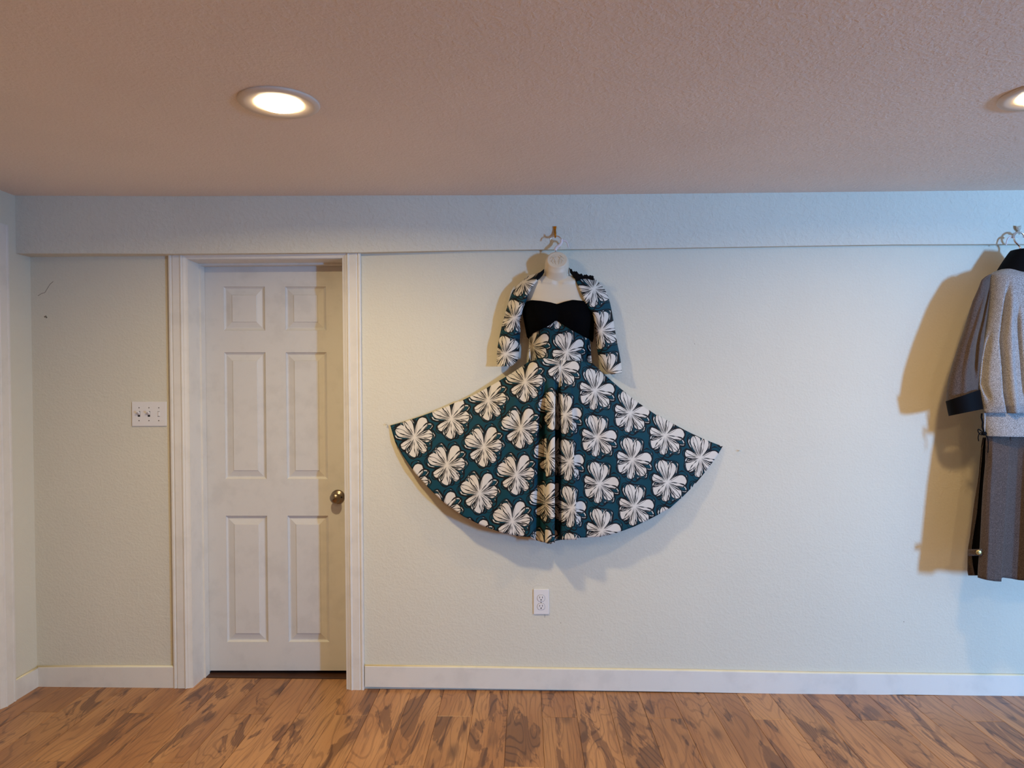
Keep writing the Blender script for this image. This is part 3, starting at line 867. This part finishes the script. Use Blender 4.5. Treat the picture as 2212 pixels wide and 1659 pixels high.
nk = link('neck', me2, M['form'], df)
# embossed leaf strokes on the neck end
cc = Vector((Xn, -.1040, zc - .0005)); e1 = Vector((1, 0, 0)); e2 = Vector((0, math.cos(1.07), math.sin(1.07)))
en = e1.cross(e2); en = en if en.y < 0 else -en
for s_ in (-1, 1):
    for a, b_ in (((.004, .020), (.026, -.008)), ((.004, -.012), (.022, .020)), ((.017, -.020), (.028, -.004)), ((.012, .026), (.031, .008)), ((.006, -.024), (.014, -.004))):
        p = cc + e1 * (s_ * a[0]) + e2 * a[1] + en * .0006; q = cc + e1 * (s_ * b_[0]) + e2 * b_[1] + en * .0006
        md = (p + q) / 2 + e2 * .003
        tube('embossed_leaf', [p, md, q], [.0007, .0016, .0007], M['form'], nk, 8)
# hanging hook
zh = lambda a_, b__: (1150 + a_ / 11.85, 480 + b__ / 11.85)
arc = smooth_pts([zh(458, 470), zh(462, 425), zh(490, 385), zh(540, 362), zh(600, 352), zh(660, 358), zh(705, 385), zh(740, 435)], 2)
hkp = tube('hanging_hook', [P(x, y, .072) for x, y in arc], .0026, M['chrome'], df, 10, label='chrome wire hook')
s_ = smooth_pts([zh(742, 440), zh(752, 500), zh(725, 560), zh(670, 610), zh(615, 650), zh(595, 690), zh(598, 720)], 2)
tube('hook_sleeve', [P(x, y, .074) for x, y in s_], .0072, M['hookplastic'], df, 10, .55, 'white plastic sleeve on the hook')
s_ = smooth_pts([zh(760, 480), zh(800, 470), zh(850, 478), zh(890, 515), zh(908, 570), zh(915, 610), zh(935, 655)], 2)
tube('side_hook', [P(x, y, .07) for x, y in s_], [lerp(.0055, .0022, k / (len(s_) - 1)) for k in range(len(s_))], M['hookplastic'], df, 10, .6, 'white plastic side hook')
tube('hook_stem', [P(*zh(597, 700), .074), P(*zh(598, 760), .076), P(*zh(598, 812), .08)], .0024, M['chrome'], df, 10)

# ================================================================== FLOWERED DRESS
ds = root('dress', P(1206, 1160, 0), 'sleeveless circle dress with big white flowers on teal and black bust', 'dress')
def strip(name, top, bot, n, nr, dfun, mat, parent, lat=None, th=.0015, label=None):
    T = resample(top, n); Bm = resample(bot, n)
    rows, px = [], []
    for i in range(nr):
        s = i / (nr - 1)
        rr, pp = [], []
        for k in range(n):
            x, y = lerp(T[k][0], Bm[k][0], s), lerp(T[k][1], Bm[k][1], s)
            pp.append((x, y)); rr.append(P(x, y, dfun(x, y, k / (n - 1), s)))
        rows.append(rr); px.append(pp)
    me = grid_mesh(rows, False, (lambda r, c, fc: lat(*px[r][c])) if lat else None)
    return cloth(link(name, me, mat, parent, label=label), th)
edge = lambda u: min(u, 1 - u)
band_top = z1((497, 940), (512, 880), (540, 838), (590, 822), (690, 830), (780, 845), (845, 862), (920, 838), (1000, 820), (1110, 830), (1180, 900), (1218, 965))
band_bot = z1((545, 1190), (570, 1212), (600, 1155), (690, 1112), (770, 1072), (835, 1022), (900, 1062), (1000, 1122), (1080, 1166), (1160, 1210), (1195, 1242), (1208, 1200))
def d_band(x, y, u, s):
    w = smooth(0, .10, edge(u))
    return lerp(.045, body_d(x, y) + .012 + .004 * math.sin(PI * s), w)
strip('bust_band', band_top, band_bot, 61, 20, d_band, M['velvet'], ds, None, .002, 'black velvet bust band with sweetheart neckline')
bod_top = z1((572, 1200), (600, 1140), (690, 1095), (770, 1055), (835, 1005), (900, 1045), (1000, 1105), (1080, 1150), (1170, 1215))
bod_bot = z1((558, 1455), (600, 1455), (720, 1450), (800, 1450), (880, 1455), (1000, 1460), (1080, 1460), (1140, 1460), (1192, 1460))
def d_bod(x, y, u, s):
    w = smooth(0, .12, edge(u))
    return lerp(.04, body_d(x, y) + .007, w)
strip('bodice', bod_top, bod_bot, 61, 24, d_bod, M['print'], ds, LAT_B)

# skirt: half circle pinned out flat, folds hanging at the front
KEY = [  # hem x, hem y, fold depth, waist x
    (843, 919, 0, 1141), (854, 956, 0, 1143), (870, 984, .002, 1145), (897, 1022.6, .0, 1147.5), (926, 1054, .004, 1150), (958, 1085, .0, 1152), (1000, 1115, .006, 1155), (1040, 1135, .0, 1158),
    (1085, 1151, .008, 1162), (1120, 1158.5, .004, 1166), (1145, 1160, .006, 1170), (1158, 1167, -.022, 1174), (1171, 1171, -.050, 1179), (1177.5, 1172, .004, 1183), (1182, 1174, .034, 1186), (1190, 1175, .044, 1191),
    (1198, 1172, .044, 1199), (1196.8, 1171, -.02, 1199.5), (1198, 1169, -.085, 1201), (1207, 1167, -.092, 1207), (1214, 1166, -.08, 1212), (1211.5, 1166, .0, 1211.5), (1214, 1166, .012, 1213), (1228, 1166, .020, 1220), (1240, 1166, .026, 1228),
    (1247, 1165.6, .027, 1232), (1245.8, 1163, .008, 1232.5), (1250, 1161.5, .002, 1234), (1265, 1161, .0, 1240), (1295.7, 1160, .006, 1247), (1330, 1152, .0, 1253), (1371, 1137, .008, 1259), (1403, 1121.5, .0, 1263), (1445, 1099.5, .005, 1267),
    (1474.5, 1073, .0, 1270), (1501, 1046.5, .003, 1272), (1527.5, 1014.6, .0, 1274), (1548.7, 985.5, .0, 1276), (1561, 964, 0, 1278)]
SPLIT = 17
cols, owner = [], []
for i in range(len(KEY) - 1):
    a, b_ = KEY[i], KEY[i + 1]
    n = max(2, min(8, int(math.hypot(b_[0] - a[0], b_[1] - a[1]) / 5)))
    for k in range(n):
        f = k / n
        ff = f * f * (3 - 2 * f)
        cols.append((lerp(a[0], b_[0], f), lerp(a[1], b_[1], f), lerp(a[2], b_[2], ff), lerp(a[3], b_[3], f))); owner.append(i)
cols.append(KEY[-1]); owner.append(len(KEY) - 1)
Lc = [0.0]
for a, b_ in zip(cols, cols[1:]): Lc.append(Lc[-1] + math.hypot(b_[0] - a[0], b_[1] - a[1]))
WY = [(1141, 782.5), (1160, 777), (1176, 774), (1211, 778), (1258, 780.5), (1278, 783)]
NR = 90
rows, px = [], []
rnd = random.Random(3)
for i in range(NR):
    s = i / (NR - 1)
    rr, pp = [], []
    for k, (hx_, hy_, fd, wx) in enumerate(cols):
        c_ = Lc[k] / Lc[-1]; tt = abs(2 * c_ - 1)
        wy = tab(WY, wx)
        sag = (15 if c_ < .5 else 21) * 4 * s * (1 - s) * smooth(.45, 1.0, tt) * (1.15 if s < .5 else 1.0)
        x = lerp(wx, hx_, s); y = lerp(wy, hy_, s) + sag
        e = tab([(0, .055), (.12, .045), (.4, .022), (1, .010)], s)
        m_ = tab([(0, .128), (.15, .135), (.5, .128), (1, .118)], s)
        d = e + (m_ - e) * (1 - tt ** 1.7)
        d += fd * smooth(.07, .36, s)
        d += .0035 * math.sin(c_ * 70) * smooth(.3, 1, s) * (1 - tt ** 4)
        rr.append(P(x, y, max(d, .006))); pp.append((x, y))
    rows.append(rr); px.append(pp)
def uv_sk(r, c, fc):
    lat = LAT_L if owner[min(fc, len(owner) - 1)] < SPLIT + 2 else LAT_R
    ow = owner[min(fc, len(owner) - 1)]
    q = px[r][c]
    sh = 13 if 13 <= ow < SPLIT - 1 else (-11 if SPLIT + 2 <= ow < 25 else 0)
    return lat(q[0] + sh * smooth(.1, .5, r / (NR - 1)), q[1])
cloth(link('skirt', grid_mesh(rows, False, uv_sk), M['print'], ds), .0016)

# ------------------------------------------------------------------ bolero jacket
bj = root('bolero_jacket', P(1206, 800, 0), 'short open bolero with elbow sleeves in teal and white flower print', 'jacket')
def sleeve(name, outer, inner, prof, lat, mat, parent, nr=60, nc=22, back=.02):
    O = resample(smooth_pts(outer, 1), nr); I = resample(smooth_pts(inner, 1), nr)
    rows, px = [], []
    for i in range(nr):
        s = i / (nr - 1)
        do, di, bu = (tab([(k[0], k[j]) for k in prof], s) for j in (1, 2, 3))
        rr, pp = [], []
        for k in range(nc):
            a_ = PI * k / (nc - 1); u = (1 - math.cos(a_)) / 2
            x, y = lerp(O[i][0], I[i][0], u), lerp(O[i][1], I[i][1], u)
            cr = .004 * math.sin(s * 24 + u * 5) * math.sin(a_) * smooth(.25, .6, s)
            rr.append(P(x, y, lerp(do, di, u) + bu * math.sin(a_) + cr)); pp.append((x, y))
        for k in range(1, 8):
            u = 1 - k / 8
            x, y = lerp(O[i][0], I[i][0], u), lerp(O[i][1], I[i][1], u)
            rr.append(P(x, y, lerp(do, di, u) - (back * bu / .05) * math.sin(PI * u))); pp.append((x, y))
        rows.append(rr); px.append(pp)
    me = grid_mesh(rows, True, (lambda r, c, fc: lat(*px[r][c])) if lat else None)
    return link(name, me, mat, parent)
SLP = [(0, .060, .066, .006), (.12, .045, .090, .020), (.25, .035, .105, .030), (.42, .030, .085, .042), (.6, .030, .045, .050), (1, .035, .035, .050)]
sl_o = z1((700, 528), (660, 552), (580, 570), (520, 608), (440, 680), (395, 740), (365, 830), (320, 980), (290, 1100), (268, 1200), (245, 1330), (245, 1484))
sl_i = z1((712, 548), (690, 590), (640, 640), (600, 690), (562, 760), (540, 830), (505, 900), (490, 1000), (475, 1200), (468, 1350), (452, 1430), (395, 1478))
sleeve('sleeve', sl_o, sl_i, SLP, LAT_SL, M['print'], bj)
sr_o = z1((978, 520), (1010, 548), (1100, 580), (1200, 592), (1270, 650), (1332, 730), (1366, 820), (1390, 930), (1420, 1100), (1440, 1230), (1470, 1370), (1486, 1480), (1492, 1545))
sr_i = z1((972, 540), (1000, 590), (1040, 650), (1080, 740), (1120, 840), (1150, 900), (1205, 950), (1220, 1100), (1236, 1250), (1252, 1380), (1310, 1520), (1385, 1562))
sleeve('sleeve', sr_o, sr_i, SLP, LAT_SR, M['print'], bj)
# black turned-back neck edges
def lining(pts_a, pts_b, d0, ruff):
    n = 26
    A = resample(pts_a, n); B_ = resample(pts_b, n)
    rows = []
    rn = random.Random(5)
    for i in range(n):
        j1, j2 = (rn.uniform(-1, 1) * ruff, rn.uniform(-1, 1) * ruff)
        rows.append([P(lerp(A[i][0], B_[i][0], k / 5), lerp(A[i][1], B_[i][1], k / 5) + (j1 * (1 - k / 5)), d0[0] + (d0[1] - d0[0]) * i / (n - 1) + .012 * math.sin(PI * k / 5)) for k in range(6)])
    cloth(link('neck_lining', grid_mesh(rows), M['satin'], bj, label='black lining turned out at the neck'), .002)
lining(z1((716, 512), (690, 535), (655, 560), (630, 590)), z1((716, 545), (700, 575), (672, 600), (650, 625)), (.085, .112), .3)
lining(z1((966, 497), (1000, 528), (1040, 545), (1095, 572), (1150, 572), (1210, 592)), z1((975, 545), (1010, 590), (1045, 640), (1080, 612), (1140, 606), (1205, 625)), (.085, .100), 2.2)

# ================================================================== TWEED SUIT (right)
XS = 2.175                                   # its middle
def mirror_rows(rows): return [[Vector((2 * XS - p.x, p.y, p.z)) for p in r] for r in rows]
hg = root('suit_form', P(2206, 560, 0), 'hanging form with curved chrome hook under the tweed suit', 'dress form')
zz7 = zz
s_ = smooth_pts([zz(925, 1100), zz(920, 1050), zz(880, 1012), zz(835, 1005), zz(790, 1020), zz(752, 1060), zz(745, 1120), zz(765, 1175), zz(805, 1215), zz(845, 1250), zz(862, 1290), zz(862, 1330), zz(880, 1380)], 2)
tube('hanging_hook', [P(x, y, lerp(.07, .085, k / (len(s_) - 1))) for k, (x, y) in enumerate(s_)], .0042, M['chrome'], hg, 12, label='chrome curved hook')
s_ = smooth_pts([zz(745, 1105), zz(710, 1092), zz(670, 1098), zz(640, 1125), zz(622, 1175), zz(608, 1245)], 2)
tube('side_hook', [P(x, y, .068) for x, y in s_], [lerp(.0052, .0026, k / (len(s_) - 1)) for k in range(len(s_))], M['hookplastic'], hg, 10, .8, 'white side hook')
zn = P(2206, 548, .1).z
lathe('neck', [(0, -.005), (.02, -.008), (.032, -.02), (.036, -.05), (.05, -.09)], (XS, -.10, zn - .02), (0, 0, 1), M['form'], hg, 32)

jk = root('suit_jacket', P(2206, 890, 0), 'grey tweed blouson jacket with black collar and black cuffs', 'jacket')
EDGE = [(581, 2166), (588, 2146), (594, 2138.5), (643, 2137.5), (665, 2135.8), (708, 2131), (752, 2124), (783, 2120), (812, 2115.5), (841, 2116), (862, 2119), (885, 2124), (892, 2126)]
def grooves(x, y):
    g = 0
    g -= .034 * math.exp(-((x - tab([(596, 2182), (640, 2177), (700, 2169), (735, 2165), (790, 2170), (850, 2174), (890, 2181)], y)) / 4.0) ** 2) * smooth(596, 680, y)
    g += .014 * math.exp(-((x - tab([(596, 2192), (700, 2180), (790, 2182), (890, 2192)], y)) / 7.0) ** 2) * smooth(600, 700, y)
    g -= .030 * math.exp(-((x - tab([(660, 2201), (720, 2203), (790, 2209), (870, 2215)], y)) / 3.0) ** 2) * smooth(650, 720, y) * (1 - smooth(820, 880, y))
    g -= .022 * math.exp(-((x - tab([(720, 2140), (780, 2130), (830, 2126), (860, 2137)], y)) / 5.0) ** 2) * smooth(700, 770, y) * (1 - smooth(840, 880, y))
    g -= .040 * math.exp(-((x - tab([(735, 2165.5), (790, 2171), (850, 2173.5), (888, 2181)], y)) / 1.7) ** 2) * smooth(735, 765, y)
    return g
def half_front(ys, edge_t, d_edge, d_max, mat, name, parent, groove=None, n=84, label=None):
    rows = []
    for y in ys:
        pe = P(tab(edge_t, y), y, tab(d_edge, y))
        dm = tab(d_max, y); de = tab(d_edge, y)
        row = []
        for k in range(n):
            a_ = PI / 2 * k / (n - 1)
            X = lerp(pe.x, XS, math.sin(a_)); tt = 1 - math.sin(a_)
            d = de + (dm - de) * (1 - tt ** 5) ** .8
            pt = Vector((X, -d, pe.z))
            if groove:
                gx, gy = proj(pt); pt.y -= groove(gx, gy)
            row.append(pt)
        rows.append(row)
    full = [r + [Vector((2 * XS - p.x, p.y, p.z)) for p in r[-2::-1]] for r in rows]
    return cloth(link(name, grid_mesh(full), mat, parent, label=label), .002)
ys = [581 + (892 - 581) * i / 90 for i in range(91)]
half_front(ys, EDGE, [(581, .115), (594, .135), (700, .17), (892, .215)], [(581, .15), (600, .20), (680, .225), (760, .238), (850, .275), (875, .28), (892, .265)], M['tweed'], 'jacket_body', jk, grooves)
half_front([886 + 56 * i / 20 for i in range(21)], [(886, 2126), (893, 2126), (942, 2130.5)], [(886, .20), (942, .218)], [(886, .232), (900, .25), (942, .272)], M['tweed'], 'waistband', jk)
# back of the jacket against the wall
bk_rows = []
for y in [600 + 340 * i / 20 for i in range(21)]:
    de = tab([(581, .115), (594, .135), (700, .17), (892, .215)], y); pe = P(tab(EDGE, min(y, 892)), y, de)
    bk_rows.append([Vector((lerp(pe.x, 2 * XS - pe.x, k / 10), -de + .07 * math.sin(PI * k / 10), pe.z)) for k in range(11)])
cloth(link('jacket_back', grid_mesh(bk_rows), M['tweed'], jk), .002)
# collar
cr_top = [(2186, 541.5), (2196, 540.3), (2212, 539.8), (2240, 539.5)]
rowsC = []
top_l = P(2186, 541.3, .10); bot_l = P(2154.5, 587, .10); front_b = P(2212, 594, .165)
for i in range(16):
    s = i / 15
    hwid = lerp(XS - top_l.x, XS - bot_l.x, s ** .9); zl = lerp(top_l.z, bot_l.z, s)
    row = []
    for k in range(41):
        a_ = PI * k / 40
        X = XS - hwid * math.cos(a_)
        d = .10 + lerp(.05, .085, s) * math.sin(a_)
        sag = -.030 * math.sin(a_) ** 2 * (s ** 2) + .006 * s * math.sin(2 * a_) ** 2
        row.append(Vector((X, -d, zl + sag)))
    rowsC.append(row)
cloth(link('collar', grid_mesh(rowsC), M['satin'], jk, label='black stand collar'), .003)
rowsB = [[Vector((p.x, -.20 - p.y, p.z)) if False else Vector((p.x, -.10 + ( -p.y - .10) * .6, p.z)) for p in r] for r in rowsC]
cloth(link('collar', grid_mesh(rowsB), M['satin'], jk, label='black stand collar'), .003)
# sleeves and cuffs
so = [(2142, 592), (2136, 593), (2128, 598), (2120, 605), (2112.6, 624), (2101, 650), (2089.5, 686), (2081, 715), (2068, 751), (2059, 780), (2050, 812), (2045, 845), (2043.5, 870)]
si = [(2140, 600), (2139.5, 625), (2138, 650), (2133, 690), (2128, 720), (2126, 755), (2122, 780), (2120, 800), (2120, 815), (2120, 825), (2120, 832), (2120, 838), (2121, 843)]
def suit_sleeve(mirror):
    nr, nc = 60, 30
    O = resample(so, nr); I = resample(si, nr)
    rows = []
    for i in range(nr):
        s = i / (nr - 1)
        do = tab([(0, .145), (.3, .16), (1, .165)], s); di = tab([(0, .13), (.3, .15), (.7, .17), (1, .17)], s); bu = tab([(0, .01), (.15, .03), (.5, .05), (1, .055)], s)
        rr = []
        for k in range(nc):
            a_ = PI * k / (nc - 1); u = (1 - math.cos(a_)) / 2
            x, y = lerp(O[i][0], I[i][0], u), lerp(O[i][1], I[i][1], u)
            d = lerp(do, di, u) + bu * math.sin(a_)
            d -= .028 * math.exp(-((u - tab([(0, .9), (.25, .80), (.6, .72), (.8, .80), (1, .86)], s)) / .06) ** 2) * smooth(.05, .2, s) * (1 - .8 * smooth(.75, .95, s))
            d += .012 * math.exp(-((u - tab([(0, .75), (.3, .60), (.6, .50), (1, .55)], s)) / .09) ** 2) * smooth(.1, .3, s)
            rr.append(P(x, y, d))
        for k in range(1, 10):
            u = 1 - k / 10
            x, y = lerp(O[i][0], I[i][0], u), lerp(O[i][1], I[i][1], u)
            rr.append(P(x, y, lerp(do, di, u) - .4 * bu * math.sin(PI * u)))
        rows.append(rr)
    if mirror: rows = mirror_rows(rows)
    link('sleeve', grid_mesh(rows, True), M['brown'], jk, label='darker brown sleeve')
    ct_ = [(2042.5, 867), (2117.5, 841.5)]; cb_ = [(2049, 898.8), (2124.5, 883.5)]
    rows = []
    for i in range(10):
        s = i / 9
        a = (lerp(ct_[0][0], cb_[0][0], s), lerp(ct_[0][1], cb_[0][1], s)); b_ = (lerp(ct_[1][0], cb_[1][0], s), lerp(ct_[1][1], cb_[1][1], s))
        rr = []
        for k in range(24):
            an = PI * k / 23; u = (1 - math.cos(an)) / 2
            rr.append(P(lerp(a[0], b_[0], u), lerp(a[1], b_[1], u), lerp(.165, .21, u) + .058 * math.sin(an)))
        for k in range(1, 8):
            u = 1 - k / 8
            rr.append(P(lerp(a[0], b_[0], u), lerp(a[1], b_[1], u), lerp(.165, .21, u) - .03 * math.sin(PI * u)))
        rows.append(rr)
    if mirror: rows = mirror_rows(rows)
    link('cuff', grid_mesh(rows, True), M['satin'], jk, label='wide black cuff')
suit_sleeve(False); suit_sleeve(True)
# drawstring at the side of the waistband
cp = [(2121, 893), (2120, 902), (2123, 912), (2122, 922), (2125, 931), (2127, 937)]
tube('drawstring', [P(x, y, .212) for x, y in cp], .0035, M['satin'], jk, 8, label='black drawstring knotted at the hem')
dsn = tube('drawstring', [P(x, y, .214) for x, y in smooth_pts([(2127, 936), (2118, 930), (2113, 926), (2112, 932), (2118, 940), (2127, 938)], 2)], .0022, M['satin'], jk, 8, label='black drawstring knotted at the hem')
tube('drawstring', [P(x, y, .214) for x, y in smooth_pts([(2126, 936), (2116, 934), (2112.5, 944), (2114, 953)], 2)], .002, M['satin'], jk, 8, label='black drawstring knotted at the hem')
tube('drawstring', [P(x, y, .24) for x, y in smooth_pts([(2127, 938), (2134, 944), (2135, 965), (2134, 978)], 2)], .002, M['satin'], jk, 8, label='black drawstring knotted at the hem')
bm = bmesh.new(); bmesh.ops.create_icosphere(bm, subdivisions=2, radius=.011); 
for v in bm.verts: v.co = Vector((v.co.x * 1.1, v.co.y * .7, v.co.z * .8)) + P(2126, 936.5, .216)
link('drawstring_knot', bm_mesh(bm), M['satin'], jk, None, True)

# suit skirt
sk = root('suit_skirt', P(2206, 1250, 0), 'long brown wool skirt with black side insert below the tweed jacket', 'skirt')
SE = [(930, 2130), (946, 2129.6), (1000, 2128.4), (1051, 2123.7), (1099, 2120.7), (1139, 2118.7), (1179, 2116.7), (1228, 2112.7), (1248, 2112)]
xm = proj((XS, -.25, .9))[0]
KS = [(2112, 1247.5, 0, 2130), (2122, 1250.5, .016, 2137), (2132, 1253, .030, 2144), (2148, 1255.5, .026, 2162), (2162.8, 1256.3, .014, 2182), (2161.5, 1250, -.004, 2183), (2166, 1247.6, -.010, 2187), (2185, 1250, -.022, 2200), (2200, 1253, -.016, 2211), (2218, 1254.5, .012, 2228), (xm, 1256, .006, xm)]
cols = []
for a, b_ in zip(KS, KS[1:]):
    for k in range(7):
        f = k / 7; cols.append(tuple(lerp(a[j], b_[j], f) for j in range(4)))
cols.append(KS[-1])
rows = []
for i in range(50):
    s = i / 49
    row = []
    for k, (hx_, hy_, fd, wx) in enumerate(cols):
        y = lerp(930, hy_, s)
        u = k / (len(cols) - 1)
        x = lerp(wx, hx_, s)
        x += (tab(SE, y) - lerp(2130, 2112, s)) * (1 - u)
        d = lerp(lerp(.200, .225, s), lerp(.240, .265, s), math.sin(u * PI / 2)) + fd * (.05 + .55 * smooth(.0, .2, s) + .4 * s) + .005 * math.sin(u * 15 + .8) * smooth(0, .4, s) * (1 - .5 * s)
        row.append(P(x, y, d))
    row[-1].x = XS
    rows.append(row)
full = [r + [Vector((2 * XS - p.x, p.y, p.z)) for p in r[-2::-1]] for r in rows]
cloth(link('front_panel', grid_mesh(full), M['brown'], sk), .002)
def side_strip(name, a_t, b_t, da, db, mat, label=None):
    for mir in (False, True):
        rows = []
        for i in range(30):
            y = lerp(945, 1243, i / 29)
            xa, xb = tab(a_t, y), tab(b_t, y)
            rows.append([P(lerp(xa, xb, k / 6), y, lerp(da, db, k / 6) - .01 * math.sin(PI * k / 6)) for k in range(7)])
        if mir: rows = mirror_rows(rows)
        cloth(link(name, grid_mesh(rows), mat, sk, label=label), .002)
GL = [(945, 2126), (964, 2121.5), (1030, 2115.7), (1109, 2108.7), (1150, 2101.8), (1187, 2096.8), (1215, 2099), (1243, 2105)]
GR = [(y, x + 5) for y, x in SE]
side_strip('side_insert', GL, GR, .183, .194, M['satin'], 'black side insert')
BL = [(945, 2123), (964, 2119.7), (1030, 2113.7), (1099, 2102.8), (1159, 2095.8), (1187, 2090.8), (1238, 2090), (1243, 2092)]
BR_ = [(945, 2127), (964, 2122.5), (1030, 2116.7), (1109, 2109.7), (1150, 2102.8), (1187, 2097.8), (1215, 2100), (1243, 2105.5)]
side_strip('back_panel', BL, BR_, .174, .185, M['brown'])
rows = []
for i in range(6):
    s = i / 5
    rows.append([P(lerp(2091.2, 2121, k / 12), lerp(lerp(1187, 1186, k / 12), lerp(1201, 1199.5, k / 12), s), lerp(.207, .240, (k / 12) ** .8)) for k in range(13)])
tb = cloth(link('tab', grid_mesh(rows), M['brown'], sk, label='buttoned side tab'), .004)
lathe('button', [(.0112, 0), (.0115, .003), (.0095, .0055), (.004, .0062), (0, .0063)], P(2114.3, 1193, .238), (-.15, -1, 0), M['goldbutton'], tb, 24, 'round gold button')
